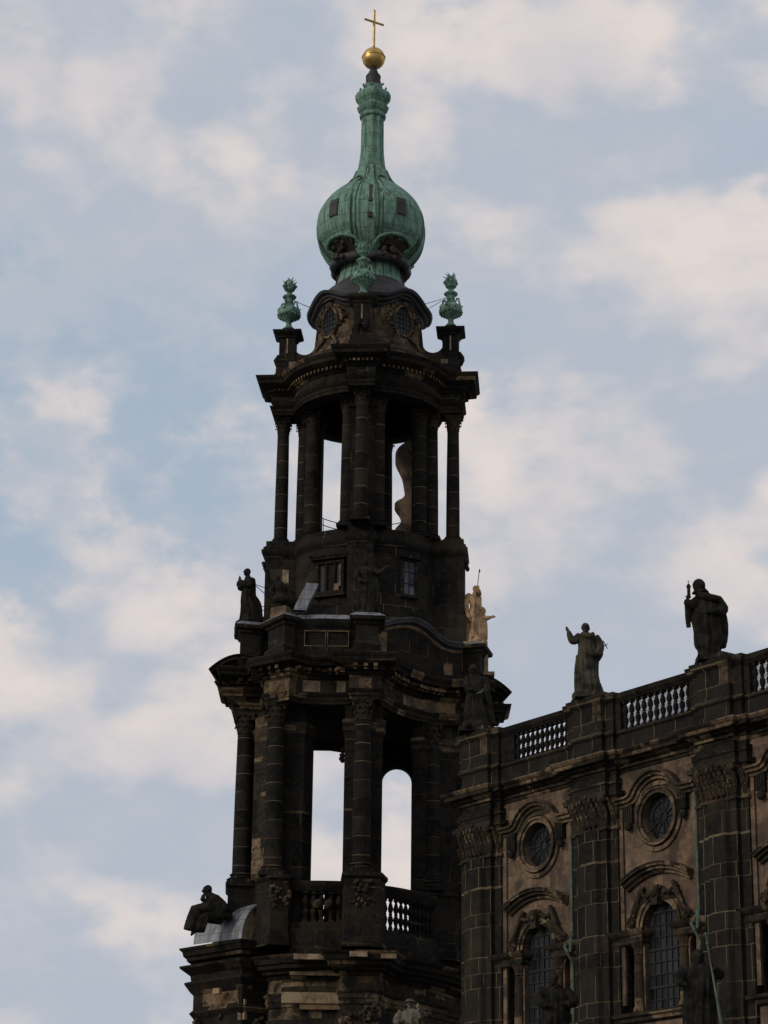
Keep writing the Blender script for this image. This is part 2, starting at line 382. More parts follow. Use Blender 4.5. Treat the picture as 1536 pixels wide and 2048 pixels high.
        bm = bmesh.new(); bm.from_mesh(me); bmesh.ops.recalc_face_normals(bm, faces=bm.faces); bm.to_mesh(me); bm.free()
        if smooth:
            me.shade_smooth()
            try: me.set_sharp_from_angle(angle=radians(sharp))
            except Exception: pass
        me.update(); return me
    def obj(s, name, mats, parent=None, loc=(0, 0, 0), rz=0., label=None, **k):
        o = bpy.data.objects.new(name, s.mesh(name, mats, **k)); COL.objects.link(o)
        o.location = loc; o.rotation_euler = (0, 0, rz)
        if parent: o.parent = parent
        if label: o['label'] = label
        return o
def thing(name, label, cat, loc=(0, 0, 0), rz=0., group=None, kind=None):
    o = bpy.data.objects.new(name, None); COL.objects.link(o); o.location = loc; o.rotation_euler = (0, 0, rz)
    o['label'] = label; o['category'] = cat
    if group: o['group'] = group
    return o
def copy(o, parent, loc=None, rz=None):
    c = o.copy(); COL.objects.link(c); c.parent = parent
    if loc is not None: c.location = loc
    if rz is not None: c.rotation_euler = (0, 0, rz)
    return c
def copy_tree(o, parent, loc=None, rz=None):
    c = copy(o, parent, loc, rz)
    for ch in list(o.children): copy_tree(ch, c)
    return c
def arc(cx, cy, r, a0, a1, n, ry=None):
    return [(cx + r * cos(radians(a0 + (a1 - a0) * i / n)), cy + (ry or r) * sin(radians(a0 + (a1 - a0) * i / n))) for i in range(n + 1)]
def smooth_path(pts, n=6):                    # Catmull-Rom through the points
    out = []
    for i in range(len(pts) - 1):
        p0 = pts[max(i - 1, 0)]; p1 = pts[i]; p2 = pts[i + 1]; p3 = pts[min(i + 2, len(pts) - 1)]
        for k in range(n):
            t = k / n
            out.append(tuple(.5 * (2 * b + (c - a) * t + (2 * a - 5 * b + 4 * c - d) * t * t + (3 * b - a - 3 * c + d) * t ** 3) for a, b, c, d in zip(p0, p1, p2, p3)))
    out.append(tuple(pts[-1])); return out
def roundp(poly, r, n=4):                     # soften the corners of a closed polygon
    out = []; m = len(poly)
    for i in range(m):
        p = Vector(poly[i]); a = Vector(poly[i - 1]); c = Vector(poly[(i + 1) % m])
        q0 = p + (a - p).normalized() * min(r, (a - p).length * .45); q1 = p + (c - p).normalized() * min(r, (c - p).length * .45)
        for k in range(n + 1):
            t = k / n; out.append(tuple(q0.lerp(p, t).lerp(p.lerp(q1, t), t)))
    return out

# ------------------------------------------------------------------ classical parts
def capital_mesh(r, h):
    m = MB()
    m.lathe([(r * .98, 0), (r * 1.08, .02 * h), (r * 1.08, .07 * h), (r * .95, .1 * h), (r * .98, .55 * h), (r * 1.2, .84 * h)], 20)
    for row, (zb, ztop, ro, n, off) in enumerate(((.08, .42, 1.42, 8, 0), (.12, .70, 1.55, 8, .5))):
        for k in range(n):
            a = 2 * pi * (k + off) / n; ca, sa = cos(a), sin(a)
            sec = [(1.0, zb, .34), (1.08, zb + (ztop - zb) * .55, .40), (1.2, zb + (ztop - zb) * .9, .34), (ro * .95, ztop, .24), (ro, ztop - .09, .14), (ro * .93, ztop - .13, .08)]
            P = []
            for q, zz, wd in sec:
                for sgn, dq in ((-1, 0), (0, .05), (1, 0)):
                    x = r * (q + dq); y = r * wd * sgn
                    P.append((x * ca - y * sa, x * sa + y * ca, zz * h))
            for q, zz, wd in sec:
                x = r * (q - .1); P.append((x * ca, x * sa, (zz - .04) * h))
            b = m.add(P); ns = len(sec)
            for i in range(ns - 1):
                for c in range(2): m.face((b + i * 3 + c, b + i * 3 + c + 1, b + i * 3 + 4 + c, b + i * 3 + 3 + c))
                m.face((b + i * 3 + 2, b + ns * 3 + i, b + ns * 3 + i + 1, b + i * 3 + 5)); m.face((b + i * 3, b + i * 3 + 3, b + ns * 3 + i + 1, b + ns * 3 + i))
    for k in range(4):
        a = pi / 4 + k * pi / 2
        for sgn in (-1, 1):
            pts = [(r * (1.0 + .62 * t) * cos(a + sgn * .28 * (1 - t)), r * (1.0 + .62 * t) * sin(a + sgn * .28 * (1 - t)), h * (.55 + .3 * t)) for t in (0, .4, .75, 1)]
            m.tube(pts, [.08 * r, .09 * r, .1 * r, .11 * r], 6)
        m.ball((1.58 * r * cos(a), 1.58 * r * sin(a), .77 * h), (.2 * r, .2 * r, .11 * h), 8, 6)
        a2 = k * pi / 2; m.ball((1.28 * r * cos(a2), 1.28 * r * sin(a2), .93 * h), (.16 * r, .16 * r, .08 * h), 8, 6)
    ab = []
    for k in range(4):
        a = pi / 4 + k * pi / 2
        ab += [(1.86 * r * cos(a - .07), 1.86 * r * sin(a - .07)), (1.86 * r * cos(a + .07), 1.86 * r * sin(a + .07)), (1.27 * r * cos(a + pi / 4 - .2), 1.27 * r * sin(a + pi / 4 - .2)), (1.22 * r * cos(a + pi / 4), 1.22 * r * sin(a + pi / 4)), (1.27 * r * cos(a + pi / 4 + .2), 1.27 * r * sin(a + pi / 4 + .2))]
    m.sweep(ab, [(-.1 * r, .85 * h), (-.02 * r, .9 * h), (.0, .92 * h), (.06 * r, .97 * h), (.06 * r, h)], True, cap=True)
    return m
def base_mesh(r, h):
    m = MB(); m.box((0, 0, h * .17), (r * 2.75, r * 2.75, h * .34))
    m.lathe([(r * 1.36, h * .345), (r * 1.42, h * .45), (r * 1.36, h * .56), (r * 1.2, h * .6), (r * 1.12, h * .68), (r * 1.16, h * .76), (r * 1.24, h * .84), (r * 1.18, h * .92), (r * 1.02, h)], 24)
    return m
class ColumnKind:
    def __init__(s, r, zb, zt_, hb, hc, mat=None):
        s.r, s.zb, s.zt, s.hb, s.hc = r, zb, zt_, hb, hc; s.first = None
    def put(s, parent, x, y, rz=0., z0=None, name='column'):
        if s.first: return copy_tree(s.first, parent, (x, y, s.zb if z0 is None else z0), rz)
        H = s.zt - s.zb; r = s.r
        rt = r * .86
        m = MB(); prof = [(r, s.hb - .002)]
        for k in range(1, 9):
            t = k / 8; prof.append((r + (rt - r) * (t ** 1.7), s.hb + (H - s.hb - s.hc) * t))
        m.lathe(prof, 28)
        o = m.obj(name, M_COL, parent, (x, y, s.zb), rz)
        base_mesh(r, s.hb).obj('column_base', M_SOOT, o)
        capital_mesh(rt, s.hc).obj('capital', M_CARVE, o, (0, 0, H - s.hc + .001), 0)
        s.first = o; return o
def baluster_mesh(h, r):
    m = MB(); m.box((0, 0, .04 * h), (1.7 * r, 1.7 * r, .08 * h)); m.box((0, 0, .96 * h), (1.7 * r, 1.7 * r, .08 * h))
    m.lathe([(.55 * r, .08 * h), (.75 * r, .11 * h), (.5 * r, .15 * h), (.8 * r, .24 * h), (r, .33 * h), (.8 * r, .42 * h), (.5 * r, .47 * h), (.75 * r, .5 * h), (.5 * r, .53 * h), (.85 * r, .6 * h), (.98 * r, .67 * h), (.72 * r, .78 * h), (.42 * r, .87 * h), (.7 * r, .9 * h), (.6 * r, .92 * h)], 14)
    return m
def plan_radial(R, blocks, n=14, sy=1.):      # circle with blocks (angle, reach, width) standing out of it
    P = []; bl = sorted(blocks)
    for i, (a, Rb, wd) in enumerate(bl):
        h = math.degrees(asin(min(.99, wd / 2 / R))); pa, _, pw = bl[i - 1]; ph = math.degrees(asin(min(.99, pw / 2 / R)))
        s0 = pa + ph - (360 if i == 0 else 0); e0 = a - h
        P += [(x, y * sy) for x, y in arc(0, 0, R, s0, e0, n)]
        ca, sa = cos(radians(a)), sin(radians(a))
        for q, t in ((Rb, -wd / 2), (Rb, wd / 2)): P.append((q * ca - t * sa, (q * sa + t * ca)))
    return P
def lumps(m, pts, r, n=3, jit=.5):
    for p in pts:
        for k in range(n):
            q = [c + random.uniform(-jit, jit) * r for c in p]; rr = r * random.uniform(.55, 1.05)
            m.ball(q, (rr, rr, rr * random.uniform(.8, 1.2)), 8, 6)

# ================================================================== GROUND
g = MB(); g.box((0, 400, -.25), (4000, 4000, .5)); go = g.obj('ground', M_GROUND); go['kind'] = 'structure'

# ================================================================== CHURCH TOWER
tower = thing('church_tower', 'tall soot black baroque bell tower of open columned storeys under a green onion dome', 'tower', (TX, TY, 0))
ROT = -4.4
AW, AS, AE, AN = 180 + ROT, 270 + ROT, 360 + ROT, 90 + ROT
def pol(r, a, t=0.):                          # point at radius r on bearing a, t sideways
    ca, sa = cos(radians(a)), sin(radians(a)); return (r * ca - t * sa, r * sa + t * ca)

# ---- golden cross and ball, neck, onion
cr = MB(); cz0, cz1 = zt(93), zt(22)
cr.tube([(0, 0, cz0), (0, 0, cz1)], .085, 10); cr.ball((0, 0, cz1), .1, 10, 6)
zc = zt(44); dx, dy = .60, .36
cr.tube([(-dx, -dy, zc), (dx, dy, zc)], .075, 10)
cr.obj('cross', M_GOLD, tower)
bl = MB(); zb = zt(117)
prof = [(max(.73 * cos(a), .001), zb + .73 * sin(a)) for a in [radians(-90 + 180 * k / 24) for k in range(25)]]
bl.lathe(prof, 40); bl.lathe([(.73, zb + .03), (.765, zb + .045), (.765, zb + .085), (.72, zb + .1)], 40)
bl.obj('ball', M_GOLD, tower)

def octo(a, z, r): return r * (1.0 + (.045 if cos(8 * (a - radians(ROT))) > -.25 else -.03))
nk = MB()
nk.lathe([(.78, zt(330)), (.71, zt(310)), (.69, zt(296)), (.67, zt(236))], 96, rf=octo)
nk.lathe([(.72, zt(239)), (.82, zt(237)), (.84, zt(233)), (.75, zt(230)), (.7, zt(228))], 32)
def eared(a, z, r): return r * (1 + .16 * max(0, cos(4 * (a - radians(AS))))**.5 - .03)
nk.lathe([(.68, zt(229)), (.82, zt(224)), (.9, zt(217)), (.78, zt(212)), (.84, zt(207)), (.95, zt(203)), (1.0, zt(197)), (1.0, zt(192)), (.92, zt(187)), (.7, zt(183))], 64, rf=eared)
nk.lathe([(.62, zt(184)), (.62, zt(177)), (.55, zt(175)), (.55, zt(172))], 24)
for k in range(8):
    a = AS + 45 * k; c = pol(.70, a); nk.tube([(c[0], c[1], zt(182)), (c[0] * 1.2, c[1] * 1.2, zt(178.5)), (c[0] * 1.12, c[1] * 1.12, zt(176))], .06, 6)
nk.obj('dome_neck', M_COPPER, tower)
tp = MB()
tp.lathe([(.5, zt(173)), (.55, zt(170)), (.46, zt(168)), (.46, zt(158)), (.49, zt(154)), (.42, zt(150)), (.3, zt(148)), (.3, zt(144)), (.24, zt(142)), (.22, zt(137))], 20)
for k in range(4):
    c = pol(.52, AS + 90 * k); tp.tube([(c[0] * .8, c[1] * .8, zt(171)), (c[0] * 1.2, c[1] * 1.2, zt(170)), (c[0] * 1.25, c[1] * 1.25, zt(167))], .05, 6)
    c = pol(.45, AS + 90 * k + 20); tp.ball((c[0], c[1], zt(162)), .06, 8, 6)
tp.obj('finial_base', M_LEAD, tower)

def sm(x, a, b):
    t = max(0, min(1, (x - a) / (b - a))); return t * t * (3 - 2 * t)
ZON = zt(466)
OP = [(1.78, zt(543)), (2.1, zt(534)), (2.42, zt(525)), (2.78, zt(514)), (3.07, zt(500)), (3.25, zt(483)), (3.31, zt(466)), (3.3, zt(455)), (3.2, zt(439)), (3.02, zt(426)), (2.8, zt(415)), (2.52, zt(405)), (2.2, zt(395)), (1.86, zt(386)), (1.52, zt(377)), (1.24, zt(365)), (1.05, zt(354)), (.92, zt(344)), (.83, zt(334)), (.78, zt(324)), (.74, zt(312))]
OPS = smooth_path(OP, 4)
def onion_r(a, z, r):
    d = math.degrees(a) - AS; d = (d + 45) % 90 - 45      # 0 on the four ribs
    e = abs(d); y = (z - zt(466)) / 3.3
    k = 0.
    lo, hi = zt(497), zt(372)
    inz = sm(z, lo, lo + .25) * (1 - sm(z, hi - .25, hi))
    wide = 16.5 + 4 * sm(z, zt(400), zt(375))
    k += .13 * sm(e, wide, wide + 1.6) * inz * (1 - .0 * y)
    if e < 20: k += .085 * (math.exp(-((e - 8.5) / 1.1) ** 2) + .8 * math.exp(-((e - 12.5) / 1.0) ** 2)) * sm(z, zt(505), zt(490)) * (1 - .6 * sm(z, zt(400), zt(340)))
    k += .04 * math.exp(-((e - 36) / 1.0) ** 2) * inz
    return r + k * (.55 + .45 * r / 3.3)
on = MB(); on.lathe(OPS, 288, rf=onion_r)
def soiled(a, z):                              # the blackened metal below the scrolled hoods
    d = (math.degrees(a) - AS + 45) % 90 - 45; e = abs(d); z0 = zt(487, -2.2)
    t = (e - 37) / 22
    if abs(t) < 1: return z < z0 + .36 * (1 - abs(t) ** 2.2) - .05
    return z < zt(500, -3.2)
for k, f in enumerate(on.f):
    c = [sum(on.v[i][q] for i in f) / len(f) for q in range(3)]; on.mi[k] = 1 if soiled(atan2(c[1], c[0]), c[2]) else 0
M_BLACKCU = simple('blackened_copper', (.022, .021, .018), .75, (.06, .038, .022), 1.5)
dome = on.obj('onion_dome', [M_COPPER, M_BLACKCU], tower, sharp=50)
for pts, wd in (([(742, 372), (742, 388), (741, 404)], .17), ([(724, 398), (733, 397), (741, 397)], .09), ([(739, 424), (741, 433)], .14)):
    m = MB(); q = []
    for px, py in pts:
        z = zt(py, -2.4); r_ = [r for r in (3.0,)]; x = xt(px, py, -2.4); rr = 0
        for (r0, z0), (r1, z1) in zip(OPS, OPS[1:]):
            if z0 <= z <= z1: rr = r0 + (r1 - r0) * (z - z0) / (z1 - z0)
        y = -sqrt(max(.01, rr * rr - x * x)); z = zt(py, y); q.append((x, y + .0, z))
    m.tube(q, wd, 8); m.obj('bare_patch', M_BLACKCU, dome)
M_EDGE = simple('dark_copper_seam', (.045, .085, .06), .8, (.02, .035, .026), 3)
def on_r(z):
    for (r0, z0), (r1, z1) in zip(OPS, OPS[1:]):
        if z0 <= z <= z1: return r0 + (r1 - r0) * (z - z0) / (z1 - z0)
    return 1.
SHF = (-8, 8, -8, 8)
for kf in range(4):
    A1 = AS + 45 + 90 * kf; A0 = A1 + SHF[kf]
    # hatch: little shuttered opening, two leaves
    m = MB()
    za, zb2 = 68.15, 69.12
    za, zb2 = zt(438, -2.2), zt(408, -2.0)
    for (u0, u1) in ((za, za + (zb2 - za) * .66), (za + (zb2 - za) * .69, zb2)):
        P = []
        for z in (u0, u1):
            for t in (-.31, .31):
                for o in (0, .12):
                    P.append((*pol(on_r(z) + .12 + o, A0, t), z))
        b = m.add(P)
        for q in ((0, 1, 3, 2), (4, 6, 7, 5), (0, 4, 5, 1), (2, 3, 7, 6), (1, 5, 7, 3), (0, 2, 6, 4)): m.face([b + i for i in q])
    m.obj('hatch', M_LEAD, dome)
    # raised outline of the panel, curling in at the top, and the twin ribs beside it
    for sgn in (-1, 1):
        m = MB(); pts = []
        for k in range(26):
            t = k / 25; zz = zt(478, -3) + (zt(362, -1) - zt(478, -3)) * t
            an = 27.5 - 3.0 * sm(t, .5, .8) - 3.5 * (1 - sm(t, 0, .1))
            pts.append((*pol(on_r(zz) + .06, A1 + sgn * an), zz))
        zz = pts[-1][2]
        for k in range(1, 8): q = pi * k / 7 * 1.2; z2 = zz + .28 * sin(q); pts.append((*pol(on_r(z2) + .05, A1 + sgn * (24.5 - 9 * (1 - cos(q)))), z2))
        m.tube(pts, .062, 6); m.obj('panel_edge', M_EDGE, dome)
        for off, r_ in ((36.5, .06), (32.5, .045)):
            m = MB(); m.tube([(*pol(on_r(z) + .03, A1 + sgn * off), z) for z in [zt(492, -3) + (zt(330, -1) - zt(492, -3)) * k / 30 for k in range(31)]], r_, 6); m.obj('rib', M_COPPER if off > 33 else M_EDGE, dome)
    # scrolled cartouche hood at the foot of each panel
    m = MB(); z0 = zt(487, -2.2)
    pts = []
    for k in range(13):
        t = -1 + 2 * k / 12; an = A0 + 27 * t; zz = z0 + .42 * (1 - abs(t) ** 2.2) - .15 * (abs(t) > .9)
        pts.append((*pol(on_r(zz) + .16, an), zz))
    m.tube(pts, [.09 + .04 * (1 - abs(-1 + 2 * k / 12)) for k in range(13)], 8)
    for sgn in (-1, 1):
        sp = []
        for k in range(12):
            q = k / 11 * 2.1 * 2 * pi; rr = .26 * (1 - k / 13); an = A0 + sgn * (25 - math.degrees(rr * cos(q)) / 3.2); zz = z0 - .28 + rr * sin(q)
            sp.append((*pol(on_r(zz) + .17, an), zz))
        m.tube(sp, .06, 6)
    m.obj('cartouche_hood', M_COPPER, dome)
    m = MB(); pp = []
    for k in range(16): pp.append((*pol(on_r(z0 - .1) + .02 + random.uniform(0, .1), A0 + random.uniform(-16, 16)), z0 + random.uniform(-.85, .42)))
    lumps(m, pp, .17, 2)
    m.obj('cartouche_carving', M_BLACKCU, dome)
# roll moulding and ribbed drum under the onion
rl = MB(); ztor = zt(540)
prof = [(2.32 + .27 * cos(radians(a)), ztor + .3 * sin(radians(a))) for a in range(-180, 181, 24)]
def wav(a, z, r): return r * (1 - .06 * max(0, math.exp(-(((math.degrees(a) - AS + 45) % 90 - 45) / 9) ** 2)))
rl.lathe(prof, 96, rf=wav, cap=False)
rl.obj('roll_moulding', M_LEAD, tower)
dr = MB()
def ribbed(a, z, r):
    d = (math.degrees(a) - AS) % 15; return r + (.05 if d < 12.5 else -.02)
dr.lathe([(2.05, 63.3), (1.98, 63.6), (1.86, 64.1), (1.8, 64.6), (1.72, zt(520))], 192, rf=ribbed)
dr.obj('dome_drum', M_COPPER, tower, sharp=25)
for k in range(4):
    m = MB(); A0 = AS + 90 * k
    P = [(*pol(1.65, A0, -.32), 63.4), (*pol(1.65, A0, .32), 63.4), (*pol(1.65, A0, .26), zt(528)), (*pol(1.65, A0, -.26), zt(528)), (*pol(2.16, A0, -.32), 63.4), (*pol(2.16, A0, .32), 63.4), (*pol(1.9, A0, .26), zt(528)), (*pol(1.9, A0, -.26), zt(528))]
    b = m.add(P)
    for q in ((4, 5, 6, 7), (0, 4, 7, 3), (1, 2, 6, 5), (3, 7, 6, 2)): m.face([b + i for i in q])
    m.obj('drum_strap', M_LEAD, tower)
rf_ = MB(); rf_.lathe([(3.45, 61.5), (3.35, 61.95), (3.05, 62.45), (2.7, 62.85), (2.35, 63.12), (2.12, 63.3), (2.06, 63.45), (1.7, 63.5)], 64)
rf_.obj('attic_roof', M_LEAD, tower)

# ---- attic storey with oval windows
at = MB()
at.lathe([(4.35, 57.0), (4.35, 57.75), (4.25, 57.85), (3.9, 58.0), (3.5, 58.35), (3.28, 58.7), (3.17, 59.05), (3.14, 59.3), (3.14, 61.6)], 64)
at.obj('attic_drum', M_CARVEL, tower)
def hump(a):
    d = (a - AS) % 90 - 45; return .62 * (.5 + .5 * cos(pi * min(1, abs(d) / 29)))
cn = MB(); path = [pol(3.12, AS + 360 * k / 144) for k in range(144)]
prof = [(0, 60.55), (.12, 60.6), (.18, 60.72), (.42, 60.8), (.46, 60.92), (.66, 60.97), (.72, 61.05), (.74, 61.15), (.55, 61.2), (.2, 61.35), (-.3, 61.5)]
cn.sweep(path, prof, True, zf=None)
K = len(prof)
for i in range(144):
    h = hump(AS + 360 * i / 144)
    for k in range(K):
        x, y, z = cn.v[i * K + k]; cn.v[i * K + k] = (x, y, z + h + .3)
cn.obj('attic_cornice', M_LEAD, tower)
for kf in range(4):
    A0 = AS + 45 + 90 * kf; zc = zt(645, -2.2); rx, rz_ = .60, .86
    m = MB(); pts = []
    for k in range(36):
        q = 2 * pi * k / 36; an = A0 + math.degrees((rx + .1) * cos(q) / 3.14); pts.append((*pol(3.18, an), zc + (rz_ + .1) * sin(q)))
    m.tube(pts + [pts[0]], .11, 8, False)
    fr = m.obj('oval_window', M_CARVEL, tower)
    m = MB(); ring = []
    for k in range(36):
        q = 2 * pi * k / 36; an = A0 + math.degrees(rx * 1.05 * cos(q) / 3.14); ring.append((*pol(3.165, an), zc + rz_ * 1.05 * sin(q)))
    b = m.add([(*pol(3.165, A0), zc)] + ring)
    for k in range(36): m.face((b, b + 1 + k, b + 1 + (k + 1) % 36))
    m.obj('pane', M_GLASS, fr)
    m = MB()
    for t in (-.24, 0, .24):
        an = A0 + math.degrees(t / 3.14); hh = rz_ * sqrt(1 - (t / rx) ** 2); m.tube([(*pol(3.19, an), zc - hh), (*pol(3.19, an), zc + hh)], .02, 5)
    for u in (-.45, -.15, .15, .45):
        ww = rx * sqrt(1 - (u / rz_) ** 2); m.tube([(*pol(3.19, A0 + math.degrees(s / 3.14)), zc + u) for s in (-ww, 0, ww)], .02, 5)
    m.obj('glazing_grid', M_BAR, fr)
    m = MB(); pp = []
    for sgn in (-1, 1):
        for k in range(9):
            t = k / 8; pp.append((*pol(3.22, A0 + sgn * (15 + 7 * sin(t * 5))), zc + .75 - 1.75 * t))
        sp = [(*pol(3.22, A0 + sgn * (8 + 9 * t)), zc + 1.0 - .55 * t * t) for t in (0, .3, .6, 1)]
        m.tube(sp, [.09, .11, .11, .06], 8)
        sp = [(*pol(3.22 + .4 * t, A0 + sgn * (6 + 12 * t)), zc - .95 - .45 * t - .35 * t * t) for t in (0, .3, .6, 1)]
        m.tube(sp, [.08, .12, .14, .1], 8)
    lumps(m, pp, .13, 3); lumps(m, [(*pol(3.25, A0), zc + 1.05)], .2, 4)
    m.obj('carved_garland', M_CARVEL, fr)

# pedestals of the urns with their scooped buttresses
PED_R = 4.98
def pedestal(A0):
    m = MB(); m.m = 0
    def bx(a, w_, d_, z0, z1, tp=1.): 
        x, y = pol(a, A0); m.box((x, y, (z0 + z1) / 2), (d_, w_, z1 - z0), radians(A0), tp)
    bx(PED_R - .05, 1.5, 1.5, 57.02, 57.55); bx(PED_R - .05, 1.38, 1.38, 57.55, 57.9)
    bx(PED_R, 1.16, 1.16, 57.9, 58.35); bx(PED_R, .98, .98, 58.35, 60.05)
    # swelling scroll foot on the outer side
    for sgn in (-1, 1):
        pts = [(*pol(PED_R + .52, A0, sgn * .2), 58.95), (*pol(PED_R + .66, A0, sgn * .2), 58.6), (*pol(PED_R + .58, A0, sgn * .2), 58.25)]
        m.tube(pts, [.1, .2, .12], 8)
    x, y = pol(PED_R, A0)
    sq = [( .49, -.49), (.49, .49), (-.49, .49), (-.49, -.49)]; ca, sa = cos(radians(A0)), sin(radians(A0))
    sq = [(x + p * ca - q * sa, y + p * sa + q * ca) for p, q in sq]
    m.sweep(sq, [(0, 59.95), (.08, 60.0), (.1, 60.1), (.22, 60.2), (.34, 60.28), (.38, 60.36), (.38, 60.42), (.1, 60.5)], True, cap=True)
    bx(PED_R, .8, .8, 60.5, 60.72, .8)
    m.m = 1
    for k, t in ((-1, 0), (1, 0)):
        xx, yy = pol(PED_R, A0, k * .5); m.box((xx, yy, 59.45), (.09, .03, .95), radians(A0))
    xx, yy = pol(PED_R + .5, A0); m.box((xx, yy, 59.45), (.03, .09, .95), radians(A0))
    for k in (-1, 1):
        xx, yy = pol(PED_R - .35, A0, k * .56); m.box((xx, yy, 58.22), (.42, .07, .28), radians(A0))
    m.m = 0
    o = m.obj('pedestal', [M_SOOT, M_FRESH], tower)
    m = MB(); pl = [(PED_R - .48, 57.1), (PED_R - .48, 59.25)]
    for k in range(13):
        q = radians(0 - 180 * k / 12); pl.append((3.92 + .62 * cos(q), 59.45 + .62 * sin(q) * .95))
    pl += [(3.2, 60.5), (2.9, 60.5), (2.9, 57.1)]
    m.slab(pl, -.42, .42); m.xform(Matrix.Rotation(radians(A0), 4, 'Z'))
    m.obj('scoop_buttress', M_CARVE, o)
for A0 in (AW, AS, AE, AN): pedestal(A0)

# ---- belfry entablature (upper)
BLK = lambda reach, wd: [(AW, reach, wd), (AS, reach * .93, wd), (AE, reach, wd), (AN, reach * .93, wd)]
p3 = plan_radial(4.45, BLK(5.72, 1.55), 20)
en = MB()
en.sweep(p3, [(-.6, 54.8), (0, 54.8), (0, 55.0), (.04, 55.02), (.04, 55.2), (.12, 55.27), (.18, 55.36), (.02, 55.4)], True)
en.sweep(p3, [(0, 55.4), (.05, 55.55), (.07, 55.72), (.05, 55.9), (0, 56.02)], True)
en.obj('frieze', M_SOOT, tower)
en = MB()
en.sweep(p3, [(0, 56.0), (.1, 56.05), (.16, 56.15), (.3, 56.2), (.3, 56.38), (.42, 56.42), (.7, 56.55), (.78, 56.6), (.8, 56.8), (.92, 56.9), (.98, 57.02), (.96, 57.06), (0, 57.2)], True, cap=True)
# dentils
dn = en
per = [Vector(p).to_2d() for p in p3]
for i in range(len(per)):
    a, c = per[i], per[(i + 1) % len(per)]; l = (c - a).length
    if l < .2: continue
    nn = max(1, int(l / .24)); d = (c - a).normalized(); no = Vector((d.y, -d.x))
    for k in range(nn):
        p = a + d * ((k + .5) * l / nn) + no * .36; dn.box((p.x, p.y, 56.29), (.13, .16, .16), atan2(d.y, d.x))
en.obj('cornice', M_TRIM, tower)
# inner drum wall above the openings, ceiling
cl = MB(); cl.lathe([(3.55, 54.75), (3.55, 56.0)], 48, cap=False); cl.lathe([(4.5, 54.77), (3.5, 54.77)], 48, cap=False); cl.lathe([(.01, 56.0), (4.3, 56.0)], 48, cap=False)
cl.obj('belfry_ceiling', M_SOOT, tower)

CK3 = ColumnKind(.405, 46.75, 54.79, .42, .95)
for A0, r in ((AW, 5.12), (AS, 4.25), (AE, 5.14), (AN, 4.4)): CK3.put(tower, *pol(r, A0), radians(A0))
CK3b = ColumnKind(.43, 46.75, 54.79, .42, .95)
for A0 in (AW, AS, AE, AN):
    m = MB(); k = 1 if A0 in (AW, AE) else .93
    for a0, a1, hw in ((2.72, 3.75, .72),):
        P = [pol(a0, A0, -hw), pol(a1 * k, A0, -hw), pol(a1 * k, A0, hw), pol(a0, A0, hw)]
        m.prism(P, 46.3, 54.79)
    m.sweep([pol(2.72, A0, -.74), pol(3.8 * k, A0, -.74), pol(3.8 * k, A0, .74), pol(2.72, A0, .74)], [(0, 54.1), (.12, 54.2), (.12, 54.5), (.2, 54.6), (.2, 54.78)], True)
    m.obj('pier', M_SOOT, tower)
    for a, t in ((3.22, -.98), (3.22, .98), (3.86 * k, -.35)) if A0 in (AW, AE) else ((3.1, -.88), (3.1, .88)):
        CK3b.put(tower, *pol(a, A0, t), radians(A0))
# wavy console seen through the right hand opening
m = MB()
def tp3(px, py): return tl(px, py, .3)
left = [(829, 862), (823, 880), (810, 890), (798, 899), (791, 912), (792, 928), (799, 943), (805, 958), (808, 975), (810, 990), (806, 1000), (795, 1006), (789, 1013), (793, 1022), (799, 1030), (802, 1040), (801, 1050), (794, 1058), (790, 1064), (790, 1078)]
lp = smooth_path([tp3(*p) for p in left], 4)
poly = [(3.0, lp[-1][1]), (3.0, lp[0][1])] + lp
m.slab(poly[::-1], -.15, .75)
m.obj('scroll_console', M_CONS, tower)
# iron guard rail
m = MB()
for zz in (zt(1044, 2.6), zt(1057, 2.6)):
    for k in (1, 2):
        c0 = AS + 45 + 90 * k
        pts = [(*pol(3.35, c0 - 33 + 66 * i / 10), zz) for i in range(11)]; m.tube(pts, .028, 5)
for k in (1, 2):
    for i in range(4):
        x, y = pol(3.35, AS + 45 + 90 * k - 33 + 66 * i / 3); m.tube([(x, y, 46.3), (x, y, zt(1044, 2.6))], .024, 5)
m.obj('guard_rail', M_IRON, tower)

# ---- middle drum (between the two open storeys)
p25 = plan_radial(4.15, [(AW, 5.86, 2.1), (AS, 3.72, 1.5), (AE, 5.84, 2.1), (AN, 4.4, 1.5)], 20, .78)
m = MB()
m.sweep(p25, [(.12, 37.6), (.12, 41.9), (.0, 42.1), (0, 45.6), (.02, 45.62), (.06, 45.7), (.18, 45.85), (.22, 45.95), (.22, 46.12), (.12, 46.2), (.12, 46.32), (-.02, 46.42), (-.02, 46.72), (-.12, 46.76)], True, cap=True)
m.obj('middle_drum', M_SOOT, tower)
m = MB()
for A0 in (AW, AE):
    x, y = pol(5.15, A0); m.box((x, y, 46.6), (1.3, 1.6, .3), radians(A0))
    lumps(m, [(*pol(5.95, A0, t), 45.35 + .1 * abs(t)) for t in (-.9, -.5, 0, .5, .9)], .14, 3)
m.obj('carved_keystone', M_CARVE, tower)
